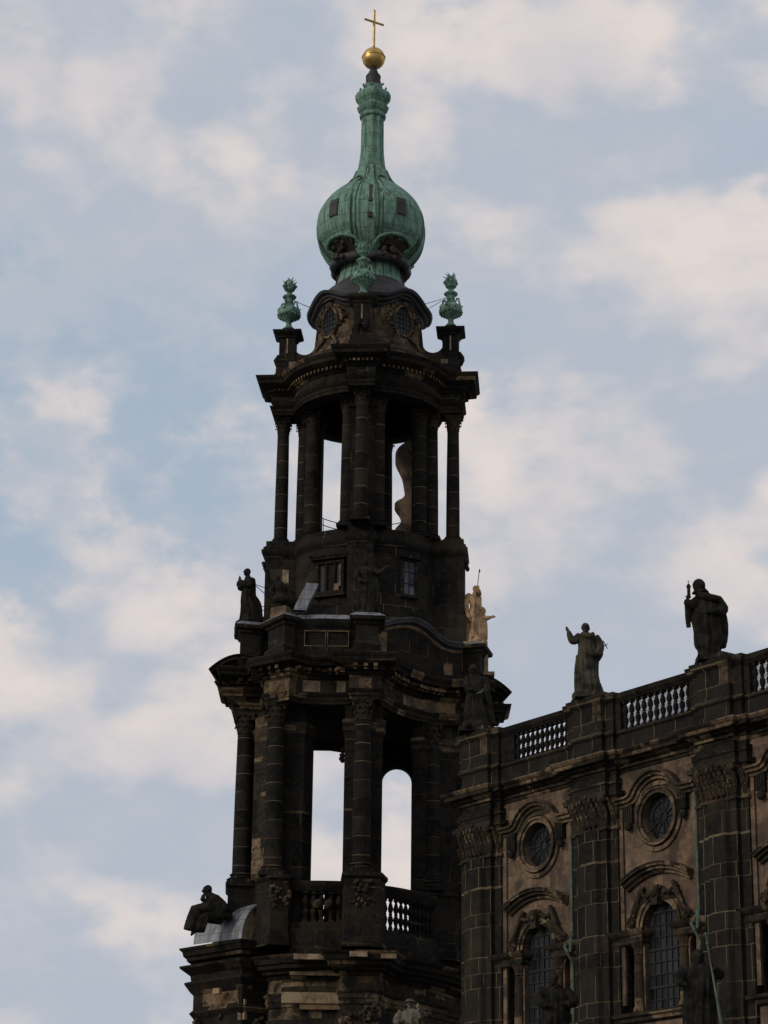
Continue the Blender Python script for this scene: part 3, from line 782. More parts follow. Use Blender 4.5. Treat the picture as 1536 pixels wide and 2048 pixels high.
# window in the right hand wall, louvred window in the left hand wall
def drum_pt(px, py):                           # front of the drum
    x = xt(px, py, -3.0); y = -.78 * sqrt(max(.1, 4.15 ** 2 - x * x)); x = xt(px, py, y); return x, y, zt(py, y)
m = MB(); x0, y0, z0 = drum_pt(804, 1188); x1, y1, z1 = drum_pt(830, 1124)
an = atan2(y1 - y0, x1 - x0); cx, cy, cz = (x0 + x1) / 2, (y0 + y1) / 2, (z0 + z1) / 2
ww, hh = math.hypot(x1 - x0, y1 - y0), z1 - z0
fr = MB(); fr.band([(-ww / 2, -hh / 2), (ww / 2, -hh / 2), (ww / 2, hh / 2), (-ww / 2, hh / 2)], -.1, .06, -.16, .1, True)
fr.box((0, -.1, hh / 2 + .2), (ww + .5, .35, .16)); fr.box((0, -.1, -hh / 2 - .12), (ww + .3, .3, .12))
fo = fr.obj('frosted_window', M_SOOT, tower, (cx, cy, cz), an)
m.box((0, -.04, 0), (ww - .1, .05, hh - .1)); m.obj('pane', M_GLASSF, fo)
m = MB(); m.tube([(0, -.09, -hh / 2), (0, -.09, hh / 2)], .025, 5)
for q in (-.17, .17): m.tube([(-ww / 2, -.09, hh * q), (ww / 2, -.09, hh * q)], .025, 5)
m.obj('glazing_grid', M_BAR, fo)
x0, y0, z0 = drum_pt(636, 1190); x1, y1, z1 = drum_pt(688, 1124)
an = atan2(y1 - y0, x1 - x0); cx, cy, cz = (x0 + x1) / 2, (y0 + y1) / 2, (z0 + z1) / 2; ww, hh = math.hypot(x1 - x0, y1 - y0), z1 - z0
fr = MB(); fr.band([(-ww / 2, -hh / 2), (ww / 2, -hh / 2), (ww / 2, hh / 2), (-ww / 2, hh / 2)], -.12, .1, -.22, .2, True)
for q in (-1 / 6, 1 / 6): fr.box((ww * q, -.08, 0), (.14, .2, hh))
fr.box((0, -.12, hh / 2 + .25), (ww + .7, .5, .14)); fr.box((0, -.12, hh / 2 + .4), (ww + .9, .6, .12)); fr.box((0, -.1, -hh / 2 - .2), (ww + .4, .4, .14))
fo = fr.obj('triple_window', M_SOOT, tower, (cx, cy, cz), an)
m = MB(); m.box((0, .0, 0), (ww, .1, hh)); m.obj('shutter', M_IRON, fo)
m = MB(); m.box((ww / 2 - .12, -.235, .05), (.09, .04, hh * .75)); m.box((ww * .28, -.23, -hh / 2 + .25), (.3, .05, .4)); m.obj('mended_jamb', M_OCHRE, fo)

# ---- lower open storey (its front stands forward of the slender upper tower)
LOW_K, LOW_Y = .9733, -3.6
before = set(tower.children)
ZB2, ZC2 = zt(1770), zt(1432)
P2 = [(-7.55, 1.4), (-7.45, -.35), (-5.85, -.1), (-5.6, -2.4), (-4.2, -3.5), (-3.6, -2.8), (-2.9, -2.6), (-1.6, -2.6), (-.75, -2.75), (-.75, -3.9), (.98, -3.85), (1.05, -2.6)]
P2 += smooth_path([(1.7, -1.1), (2.5, .1), (3.4, 1.05), (4.5, 1.75), (5.55, 2.0)], 4) + [(6.55, 1.5), (7.35, 3.2), (7.2, 6.6), (4.2, 8.2), (1.0, 8.6), (-2.5, 8.4), (-5.0, 7.8), (-7.5, 5.2)]
m = MB()
m.sweep(P2, [(-.9, 36.3), (0, 36.3), (0, 36.5), (.05, 36.52), (.05, 36.72), (.14, 36.8), (.18, 36.9), (.02, 36.95)], True)
m.obj('architrave', M_TRIM, tower)
m = MB(); m.sweep(P2, [(.02, 36.94), (.02, 37.72)], True); m.obj('frieze', M_CARVE, tower)
m = MB(); m.sweep(P2, [(.02, 37.7), (.1, 37.75), (.16, 37.9), (.3, 37.96), (.3, 38.24), (.55, 38.3), (.9, 38.36), (.94, 38.55), (1.02, 38.62), (1.08, 38.78), (1.04, 38.84), (0, 39.05)], True, cap=True)
per = [Vector(p) for p in P2]; acc = 0.
for i in range(len(per)):
    a, c = per[i], per[(i + 1) % len(per)]; l = (c - a).length; d = (c - a).normalized(); no = Vector((d.y, -d.x))
    if (a.y + c.y) / 2 > 4.5: continue
    nn = max(1, int(round(l / .56)))
    for k in range(nn):
        p = a + d * ((k + .5) * l / nn) + no * .52
        r = atan2(d.y, d.x); m.box((p.x, p.y, 38.15), (.24, .5, .2), r); p2 = p - no * .1; m.box((p2.x, p2.y, 37.99), (.2, .3, .13), r)
m.obj('cornice', M_TRIM, tower)
m = MB(); ceil = [(x * .93, y * .93 + .2) for x, y in P2]; m.prism(ceil, 36.32, 36.6); m.obj('ceiling', M_SOOT, tower)
m = MB()                                       # ochre repairs in the frieze
for (xa, ya), (xb, yb) in (((-3.45, -2.76), (-2.45, -2.6)), ((-1.5, -2.61), (-1.0, -2.69))):
    l = math.hypot(xb - xa, yb - ya); m.box(((xa + xb) / 2 + .0, (ya + yb) / 2 - .03, 37.33), (l, .05, .66), atan2(yb - ya, xb - xa))
m.m = 1
pts = smooth_path([(1.7, -1.1), (2.5, .1), (3.4, 1.05), (4.5, 1.75), (5.55, 2.0)], 4)
for i in range(3, len(pts) - 2):
    (xa, ya), (xb, yb) = pts[i], pts[i + 1]; l = math.hypot(xb - xa, yb - ya); d = ((yb - ya) / l, -(xb - xa) / l)
    m.box(((xa + xb) / 2 + d[0] * .03, (ya + yb) / 2 + d[1] * .03, 37.3), (l * .98, .05, .6), atan2(yb - ya, xb - xa))
m.obj('frieze_repair', [M_FRESH, M_OCHRE], tower)
# segmental pediments over the outer corner blocks
def pediment(cx, cy, rz, wd, z0, rise):
    m = MB(); n = 18
    pth = [(-wd / 2 + wd * k / n, z0 + rise * (1 - (2 * k / n - 1) ** 2)) for k in range(n + 1)]
    m.band(pth, -.55, -.35, -.25, 1.6); m.band(pth, -.35, -.12, -.6, 1.6); m.band(pth, -.12, .1, -.95, 1.6); m.band(pth, .1, .16, -1.05, 1.6)
    m.slab([(-wd / 2 + .3, z0 - .5)] + [(x * .95, z - .4) for x, z in pth] + [(wd / 2 - .3, z0 - .5)], -.1, 1.5)
    return m.obj('segmental_pediment', M_TRIM, tower, (cx, cy, 0), rz)
pediment(xt(484, 1350, .1) + .05, .35, radians(-6), 3.5, zt(1352, .2), .85)
pediment(xt(950, 1385, 2.2) + .1, 2.6, radians(10), 3.7, zt(1387, 2.2), .95)
m = MB()
for (cx, cy, zz, rz, sg) in ((-6.9, .7, zt(1386), 0, -1), (7.15, 2.9, zt(1413, 2.4), 0, 1)):
    sq = [(cx - .75, cy - .8), (cx + .75, cy - .8), (cx + .75, cy + .9), (cx - .75, cy + .9)]
    m = MB(); m.sweep(sq, [(.0, zz - .75), (.12, zz - .7), (.2, zz - .5), (.45, zz - .42), (.5, zz - .25), (.72, zz - .12), (.78, zz), (0, zz + .1)], True, cap=True); m.obj('impost_cornice', M_TRIM, tower)

CK2 = ColumnKind(.53, ZB2 - .02, 36.31, .62, 1.12)
for x, y in ((-6.78, .3), (-4.9, -2.2), (.03, -3.2), (4.05, 2.0), (6.5, 2.6), (-5, 6.7), (0, 7.6), (4, 7.2)): CK2.put(tower, x, y, radians(-4))
m = MB()
for poly in ([(-6.45, .6), (-5.75, -.9), (-4.3, -1.75), (-3.3, -1.8), (-2.85, -1.2), (-2.85, 1.2), (-6.3, 2.2)], [(-1.0, -2.65), (1.16, -2.55), (1.16, -.2), (-1.0, -.3)], [(2.92, 1.6), (3.5, 1.5), (5.6, 2.4), (7.0, 3.1), (6.8, 5.5), (2.92, 3.6)]):
    m = MB(); m.prism(poly, 23.5, 36.31); pr = m.obj('pier', M_SOOT, tower)
    m = MB(); m.sweep(poly, [(-.01, 34.7), (.08, 34.78), (.08, 35.05), (.16, 35.15), (.16, 35.35), (-.01, 35.5)], True); m.obj('impost', M_CARVE, pr)
m = MB(); lumps(m, [(-1.12, -.5, zt(1505)), (-1.2, -.6, zt(1515)), (-1.15, -.6, zt(1525))], .15, 3); m.obj('carved_console', M_CARVE, tower)
# rear wall with its two openings
def arch_loop(x0, x1, zb_, ztop, r=None, n=14):
    if r is None: return [(x0, zb_), (x1, zb_), (x1, ztop), (x0, ztop)]
    cx = (x0 + x1) / 2; hw = (x1 - x0) / 2; sp = ztop - hw
    return [(x0, zb_), (x1, zb_)] + [(cx + hw * cos(pi * k / n), sp + hw * sin(pi * k / n)) for k in range(n + 1)]
def holed_wall(outer, holes, y0, depth, name, mats, parent, back=True, holes_mat=0):
    bm = bmesh.new(); ed = []; loops = []
    for lp_ in [outer] + holes:
        vs = [bm.verts.new((x, y0, z)) for x, z in lp_]; loops.append(vs)
        for i in range(len(vs)): ed.append(bm.edges.new((vs[i], vs[(i + 1) % len(vs)])))
    bmesh.ops.triangle_fill(bm, use_beauty=True, use_dissolve=False, edges=ed, normal=(0, -1, 0))
    bm.verts.index_update(); s = MB(); s.v = [tuple(v.co) for v in bm.verts]
    for f in bm.faces: s.face([v.index for v in f.verts], [(v.co.x, v.co.z) for v in f.verts])
    if back:
        nb = len(s.v); s.v += [(x, y + depth, z) for x, y, z in s.v[:nb]]
        for f in bm.faces: s.face([v.index + nb for v in f.verts][::-1], [(v.co.x, v.co.z) for v in f.verts][::-1])
    bm.free()
    for li, lp_ in enumerate([outer] + holes):
        n = len(lp_); b = s.add([(x, y0, z) for x, z in lp_] + [(x, y0 + depth, z) for x, z in lp_])
        for i in range(n): j = (i + 1) % n; s.face((b + i, b + j, b + n + j, b + n + i))
    return s.obj(name, mats, parent)
YB = 7.2
xr0, xr1 = xt(764, 1650, YB), xt(823.5, 1650, YB)
holed_wall([(-6.8, 23.6), (6.9, 23.6), (6.9, 36.4), (-6.8, 36.4)],
           [arch_loop(xt(620, 1650, YB), xt(700, 1650, YB), 24.2, zt(1499, YB) + .05), arch_loop(xr0, xr1, 24.2, zt(1533, YB), 1, 18)], YB, .7, 'rear_wall', M_SOOT, tower)
m = MB(); m.slab([(xt(626, 1500, YB - .2), zt(1498, YB)), (xt(690, 1500, YB - .2), zt(1507, YB)), (xt(690, 1500, YB - .2), zt(1480, YB)), (xt(626, 1500, YB - .2), zt(1480, YB))], YB - .3, YB - .02); m.obj('rear_lintel', M_SOOT, tower)

# attic of the lower storey: pedestals, recessed panel, swooping gable
m = MB()
def capped(m, poly, z0, z1, lip=.36):
    m.sweep(poly, [(.14, z0), (.14, z0 + .5), (.02, z0 + .62), (0, z0 + .7), (0, z1 - .55), (.1, z1 - .48), (.14, z1 - .36), (lip - .04, z1 - .26), (lip, z1 - .1), (lip, z1 - .06)], True, cap=True)
    m.m = 1; m.sweep(poly, [(lip + .01, z1 - .06), (lip - .02, z1 - .03), (-.02, z1 + .22)], True, cap=True); m.m = 0
zW = zt(1258, .2)
for poly, zz in (([(-7.35, 1.5), (-7.2, -.45), (-6.05, -.15), (-5.6, 1.5)], zW), ([(-5.5, -2.4), (-4.5, -3.95), (-3.95, -3.5), (-3.6, -1.5)], zt(1230, -4.2)),
                 ([(-.45, -2.4), (-.45, -4.6), (.85, -4.5), (.85, -2.4)], zt(1228, -4.9)), ([(5.55, 3.4), (5.75, 2.2), (6.85, 1.75), (7.25, 3.4)], zt(1289, 2.2))):
    m = MB(); capped(m, poly, 38.9, zz); m.obj('attic_pedestal', [M_SOOT, M_ZINC], tower)
m = MB()
rec = smooth_path([(-3.9, -3.2), (-3.0, -3.4), (-2.2, -3.45), (-1.3, -3.4), (-.4, -3.35)], 4)
zr = zt(1238, -3.7)
m.sweep(rec, [(.1, 38.9), (.1, 39.4), (0, 39.5), (0, zr - .5), (.1, zr - .4), (.2, zr - .2), (.25, zr - .05), (.25, zr)], False)
m.m = 1; m.sweep(rec, [(.27, zr), (.1, zr + .28), (-.1, zr + .32)]); m.m = 0
for k, (dz, o) in enumerate(((.5, -.12), (.75, -.3), (1.0, -.5))): m.sweep(rec, [(o + .15, zr + dz - .2), (o + .12, zr + dz), (o - .2, zr + dz + .02)])
m.obj('attic_parapet', [M_SOOT, M_ZINC], tower)
m = MB()
for xa, xb in ((610, 652), (656, 698)):
    a, b = xt(xa, 1285, -3.5), xt(xb, 1285, -3.5); za, zb2 = zt(1293, -3.5), zt(1263, -3.5)
    m.band([(a, za), (b, za), (b, zb2), (a, zb2)], -.03, .03, -3.52, -3.35, True)
m.obj('panel_moulding', M_OCHRE, tower)
# curved zinc cover over the volute
m = MB(); pts = []
for k in range(9):
    t = k / 8; px = 627 - 26 * t - 6 * t * (1 - t); py = 1166 + 53 * t ** .9
    yy = -3.7 - .4 * t; x, z = tl(px, py, yy); pts.append((x, yy, z))
b0 = len(m.v)
for (x, y, z) in pts: m.v += [(x - .38, y, z), (x + .32, y + .1, z), (x + .32, y + .45, z - .1), (x - .38, y + .4, z - .1)]
for i in range(8):
    for k in range(4): l = (k + 1) % 4; m.face((b0 + i * 4 + k, b0 + i * 4 + l, b0 + i * 4 + 4 + l, b0 + i * 4 + 4 + k))
m.face((b0, b0 + 1, b0 + 2, b0 + 3)); m.obj('volute_cover', M_ZINC, tower)
m = MB(); x, z = tl(572, 1158, -2.6); m.box((x, -2.7, z), (.36, .3, .95)); m.obj('fresh_block', M_FRESH, tower)
# swooping gable on the right hand face
sw = [(750, 1251), (768, 1243), (788, 1238), (806, 1236), (824, 1238), (842, 1246), (857, 1258), (872, 1271), (888, 1281), (905, 1285), (925, 1287)]
ys = [-2.9, -2.4, -1.8, -1.15, -.65, -.15, .3, .7, 1.05, 1.3, 1.5]
top = smooth_path([(xt(px, py, y), y, zt(py, y)) for (px, py), y in zip(sw, ys)], 3)
m = MB()
def ribbon(m, top, prof):                      # prof: (offset outward, dz)
    K = len(prof); base = len(m.v); u = 0.; us = []
    for i, p in enumerate(top):
        a = top[max(i - 1, 0)]; c = top[min(i + 1, len(top) - 1)]; dx, dy = c[0] - a[0], c[1] - a[1]; l = math.hypot(dx, dy); nx, ny = dy / l, -dx / l
        if i: u += math.hypot(p[0] - top[i - 1][0], p[1] - top[i - 1][1])
        us.append(u)
        for o, dz in prof: m.v.append((p[0] + nx * o, p[1] + ny * o, p[2] + dz if not isinstance(dz, str) else float(dz)))
    for i in range(len(top) - 1):
        for k in range(K - 1):
            q = (base + i * K + k, base + (i + 1) * K + k, base + (i + 1) * K + k + 1, base + i * K + k + 1)
            m.face(q, tuple(((us[i] if j in (0, 3) else us[i + 1]), m.v[q[j]][2]) for j in range(4)))
ribbon(m, top, [(.02, '38.9'), (.02, -.55)])
m.obj('swooping_gable', M_SOOT, tower)
m = MB()
ribbon(m, top, [(.0, -.62), (.12, -.55), (.14, -.42)])
m.m = 1; ribbon(m, top, [(.14, -.42), (.22, -.36), (.4, -.3), (.44, -.16), (.5, -.06), (.48, 0), (-1.2, .12)]); m.m = 0
m.obj('gable_moulding', [M_OCHRE, M_LEAD], tower)
m = MB()
tt = [(x, y, z) for x, y, z in top]
def panel_edge(i0, i1): return [tt[i] for i in range(i0, i1)]
i = 1; (x, y, z) = tt[i]; (x2, y2, z2) = tt[4]
m.add([]); l = math.hypot(x2 - x, y2 - y); d = ((y2 - y) / l, -(x2 - x) / l)
m.box(((x + x2) / 2 + d[0] * .03, (y + y2) / 2 + d[1] * .03, 39.95), (l * .9, .06, 1.5), atan2(y2 - y, x2 - x)); m.obj('ochre_block', M_OCHRE, tower); m = MB()
(x, y, z) = tt[24]; (x2, y2, z2) = tt[27]; l = math.hypot(x2 - x, y2 - y); d = ((y2 - y) / l, -(x2 - x) / l)
m.box(((x + x2) / 2 + d[0] * .03, (y + y2) / 2 + d[1] * .03, 39.5), (l, .06, .7), atan2(y2 - y, x2 - x)); m.obj('ochre_block', M_OCHRE, tower); m = MB()
xe, ze = tl(919, 1320, 1.75); m.box((xe, 1.98, ze), (.42, .1, 1.5), radians(-22))
m.obj('ochre_block', M_OCHRE, tower)
m = MB(); xe, ze = tl(973, 1330, 3.0); m.box((xe, 3.2, ze + .1), (.25, .8, 1.6)); m.box((xe + .15, 3.2, zt(1345, 3)), (.7, .9, .2)); m.obj('pale_return', M_FRESH, tower)

m = MB(); m.box((-5.72, -1.15, 31.2), (.95, .25, 9.4), radians(-40)); m.obj('lit_pilaster', M_TRIMP, tower)  # brown mixed stone, with the light on this face put into its paler colour
# ---- balustrade stage
def pedb(m, poly, z0, z1, lip=.14):
    m.sweep(poly, [(.1, z0), (.1, z0 + .5), (.0, z0 + .6), (0, z1 - .35), (.06, z1 - .3), (lip, z1 - .2), (lip, z1 - .04), (0, z1)], True, cap=True)
m = MB()
zr = zt(1765, -1.6)
for poly, za, zb_ in (([(-7.6, 2.0), (-7.45, -.6), (-5.9, -.35), (-5.6, 2)], 22.6, ZB2 - .02), ([(-5.75, -1.7), (-4.9, -3.05), (-3.95, -2.8), (-3.6, -1.4), (-4, .5)], 22.6, ZB2 + .0),
                     ([(-.95, -2.0), (-.85, -4.0), (1.1, -3.95), (1.4, -2.4), (1.2, -1.6)], 22.4, ZB2 - .01), ([(3.3, 3.5), (3.4, 1.35), (5.4, 1.9), (6.2, 3.5)], 22.6, ZB2 - .04)):
    m = MB(); pedb(m, poly, za, zb_); pd_ = m.obj('column_pedestal', M_SOOT, tower)
    if poly[0][0] in (-5.75, -.95):
        cx, cy = (-4.4, -3.1) if poly[0][0] < -2 else (.05, -4.08)
        m = MB(); lumps(m, [(cx + random.uniform(-.55, .55), cy + random.uniform(-.05, .1), ZB2 - .45 - random.uniform(0, 1.4)) for k in range(22)], .13, 2); m.obj('carved_console', M_CARVE, pd_)
# straight balustrade in the recess
bal = MB(); a0, a1 = (-3.7, -1.75), (-.9, -1.75)
pth = smooth_path([(-3.8, -2.3), (-2.4, -2.5), (-.9, -2.45)], 5)
zp = zt(1845, -2.5); zrl = zt(1783, -2.5); zrt = zt(1763, -2.5)
bal.sweep(pth, [(.15, 22.2), (.15, zp - .45), (.05, zp - .35), (.05, zp), (-.3, zp)])
bs = bal.obj('balustrade', M_SOOT, tower)
bal = MB(); bal.sweep(pth, [(-.3, zrl), (.02, zrl), (.06, zrl + .1), (.12, zrl + .2), (.16, zrt - .05), (.12, zrt), (-.32, zrt), (-.3, zrl)])
bal.obj('rail', M_SOOT, bs)
bm1 = baluster_mesh(zrl - zp, .19)
first = None
for px in (612, 628, 644, 663, 679):
    x = xt(px, 1815, -2.3); y = -2.3
    if first is None: first = bm1.obj('baluster', M_SOOT, bs, (x, y, zp))
    else: copy(first, bs, (x, y, zp))
m = MB()
for px in (636, 659):
    x, z = tl(px, 1808, -2.7); m.ball((x, -2.7, z), (.27, .25, .27), 12, 8)
m.obj('carved_boss', M_CARVE, bs)
# curved balustrade on the right
cv = smooth_path([(1.0, -1.9), (2.1, -1.1), (3.2, .1), (4.2, 1.5), (5.2, 3.1), (6.2, 4.8), (8, 6)], 5)
zp = zt(1862, -1.1); zrl = zt(1797, -1.1); zrt = zt(1775, -1.1)
bal = MB()
bal.sweep(cv, [(.2, 21.6), (.2, zp - .9), (.12, zp - .8), (.12, zp - .3), (.05, zp - .2), (.05, zp), (-.32, zp)])
bc = bal.obj('curved_balustrade', M_SOOT, tower)
bal = MB(); bal.sweep(cv, [(-.32, zrl), (.02, zrl), (.06, zrl + .12), (.14, zrl + .24), (.18, zrt - .06), (.12, zrt), (-.34, zrt), (-.32, zrl)])
bal.obj('rail', M_SOOT, bc)
bm2 = baluster_mesh(zrl - zp, .16)
first = None; acc = 0.; step = .40; nxt = .55
for i in range(len(cv) - 1):
    a, c = Vector(cv[i]), Vector(cv[i + 1]); l = (c - a).length
    while nxt <= acc + l:
        p = a.lerp(c, (nxt - acc) / l)
        d = (c - a).normalized(); p = p + Vector((-d.y, d.x)) * .13
        if first is None: first = bm2.obj('baluster', M_SOOT, bc, (p.x, p.y, zp))
        else: copy(first, bc, (p.x, p.y, zp))
        nxt += step
    acc += l
m = MB(); m.prism([(-3.7, -1.75), (-2.15, -1.75), (-2.15, -1.5), (-3.7, -1.5)], 23.6, 25.9); m.obj('parapet_back', M_SOOT, tower)
m = MB(); m.prism([(-2.0, -1.75), (-.9, -1.75), (-.9, -1.5), (-2.0, -1.5)], 23.6, 25.9); m.obj('parapet_back', M_SOOT, tower)
m = MB(); m.prism([(-6.5, 1), (-3.5, -1.2), (-.5, -1.5), (1.2, -1.5), (3.4, 1), (6, 5), (5, 8), (-6, 8)], 22.6, 23.6); m.obj('gallery_floor', M_SOOT, tower)

# ---- lowest visible stage: heavy entablature
def entab(m, path, z, closed, prof_cap=True):
    m.sweep(path, [(-.02, z - 5.6), (-.02, z - 2.75), (.06, z - 2.7), (.06, z - 2.45), (.12, z - 2.4), (.12, z - 2.15), (.24, z - 2.05), (.26, z - 1.98), (.02, z - 1.92)], closed)
    m.sweep(path, [(.02, z - 1.93), (.02, z - 1.2)], closed)
def cornice1(m, path, z, closed):
    m.sweep(path, [(.02, z - 1.22), (.12, z - 1.15), (.18, z - 1.0), (.42, z - .94), (.45, z - .78), (.75, z - .7), (.8, z - .5), (.95, z - .45), (1.02, z - .2), (1.16, z - .1), (1.2, z), (0, z + .15)], closed, cap=closed)
zW1 = zt(1901, 1)
WB = [(-8.95, 1.6), (-6.35, -1.1), (-5.75, -.75), (-4.9, .2), (-4.9, 5), (-8.5, 5)]
m = MB(); entab(m, WB, zW1, True); m.obj('corner_entablature', M_TRIM, tower)
m = MB(); m.sweep(WB, [(.0, zW1 - 4.6), (.3, zW1 - 4.5), (.3, zW1 - 3.9), (.55, zW1 - 3.6), (.35, zW1 - 3.4), (.35, zW1 - 2.6), (.55, zW1 - 2.4), (.85, zW1 - 2.0), (.85, zW1 - 1.9), (.5, zW1 - 1.8), (.55, zW1 - 1.5), (.9, zW1 - 1.25), (1.12, zW1 - 1.12), (1.14, zW1 - 1.0), (.6, zW1 - .9)], True)
cornice1(m, WB, zW1, True); m.obj('corner_cornice', M_TRIM, tower)
zS1 = zt(1907, -4.0)
SB = [(-5.3, .2), (-4.85, -1.6), (-3.6, -2.5), (-2.5, -2.8), (-1.25, -2.8), (-.95, -3.1), (-.9, -4.1), (1.05, -4.05), (1.3, -2.9)] + smooth_path([(1.7, -1.7), (2.6, -.8), (3.6, .5), (4.6, 2.0), (5.6, 4.0), (6.8, 5.6), (9, 6.6)], 4)
m = MB(); entab(m, SB, zS1, False); m.obj('entablature', M_TRIMP, tower)
m = MB(); cornice1(m, SB, zS1, False); m.obj('main_cornice', M_TRIM, tower)
m = MB()
def strip(pxa, pxb, pya, pyb, y, mi):
    xa, xb = xt(pxa, pya, y), xt(pxb, pya, y); za, zb_ = zt(pyb, y), zt(pya, y)
    m = MB(); m.box(((xa + xb) / 2, y + .1, (za + zb_) / 2), (xb - xa, .26, zb_ - za)); m.obj('mended_moulding', (M_FRESH, M_OCHRE)[mi], tower)
strip(588, 682, 1909, 1920, -4.02, 0); strip(700, 736, 1903, 1913, -5.32, 0); strip(763, 794, 1907, 1916, -5.28, 0)
strip(564, 700, 1986, 2008, -3.1, 0); strip(580, 700, 1945, 1952, -3.3, 1); strip(600, 690, 2009, 2020, -3.0, 1)
for cx, cy, w_ in ((-8.4, 1.1, .8), (-6.9, -.4, .8), (-5.3, -1.0, .7), (.2, -4.2, .9)):      # carved capitals of the lower order
    m = MB(); lumps(m, [(cx + random.uniform(-w_, w_), cy + random.uniform(-.25, .15), zS1 - 2.9 - random.uniform(0, 1.3)) for k in range(26)], .15, 2)
    m.obj('carved_capital', M_CARVE, tower)
for x, z, w_, h_, y in ((xt(436, 1993, -.6), zt(1988, -.6), .42, .3, -1.0), (xt(487, 2020, -1), zt(2024, -1), .45, 1.1, -1.3)):
    m = MB(); m.box((x, y, z), (w_, .3, h_), radians(-30)); m.obj('fresh_block', M_FRESH, tower)
m = MB(); m.prism([(-8.6, 2), (-6.3, -.8), (-4.9, -.5), (-2, -2.5), (1, -3.5), (3.4, .8), (5.4, 4), (9, 6.8), (9, 9), (-6, 9), (-8.6, 6)], 0, zS1 - 3); m.obj('tower_shaft', M_SOOT, tower)
m = MB(); m.prism([(-8.4, 2), (-6.3, -.6), (-5.2, 0), (-4.8, 5), (-8.2, 5)], zW1 - .2, 24.4); m.prism([(-4.9, 0), (-3.6, -1.1), (-1, -1.5), (1, -1.9), (3.3, .8), (5.8, 5), (5, 8.5), (-4.9, 8)], zS1 - 3.1, 22.7); m.obj('core', M_SOOT, tower)
# barrel shaped zinc cover on the left
m = MB(); n = 14
zc0 = zW1 + .12
ax = Vector((-9.35, .5)); bx_ = Vector((-6.5, -2.0)); dirv = (bx_ - ax).normalized(); inn = Vector((-dirv.y, dirv.x))
for e in (ax, bx_):
    for k in range(n + 1):
        q = pi * .58 * k / n; p = e + inn * (1.9 * (1 - cos(q))); m.v.append((p.x, p.y, zc0 + 2.2 * sin(q)))
for k in range(n): m.face((k, n + 1 + k, n + 2 + k, k + 1))
for e in (ax, bx_):
    b = len(m.v)
    for k in range(n + 1):
        q = pi * .58 * k / n; p = e + inn * (1.9 * (1 - cos(q)) + .07); m.v.append((p.x, p.y, zc0 + 2.2 * sin(q) - .08))
for k in range(n): m.face((n + 1 + k, 3 * (n + 1) + k, 3 * (n + 1) + k + 1, n + 2 + k))
bc_ = m.obj('barrel_cover', M_ZINC, tower)
m = MB(); e = bx_ - dirv * .12
P = [(e.x, e.y, zc0)] 
for k in range(n + 1):
    q = pi * .58 * k / n; p = e + inn * (1.9 * (1 - cos(q)) * .97 + .12); P.append((p.x, p.y, zc0 + 2.07 * sin(q)))
p = e + inn * 2.2; P.append((p.x, p.y, zc0)); m.add(P); m.face(range(len(P)))
b = m.add([(x - dirv.x * .5, y - dirv.y * .5, z) for x, y, z in P]); m.face([b + i for i in range(len(P))][::-1])
m.obj('cover_end', M_FRESH, bc_)

for o in tower.children:
    if o not in before:
        o.location = (o.location.x * LOW_K, o.location.y * LOW_K + LOW_Y, o.location.z * LOW_K + .045); o.scale = (LOW_K,) * 3
def lowp(x, y, z): return (TX + x * LOW_K, TY + y * LOW_K + LOW_Y, z * LOW_K + .045)
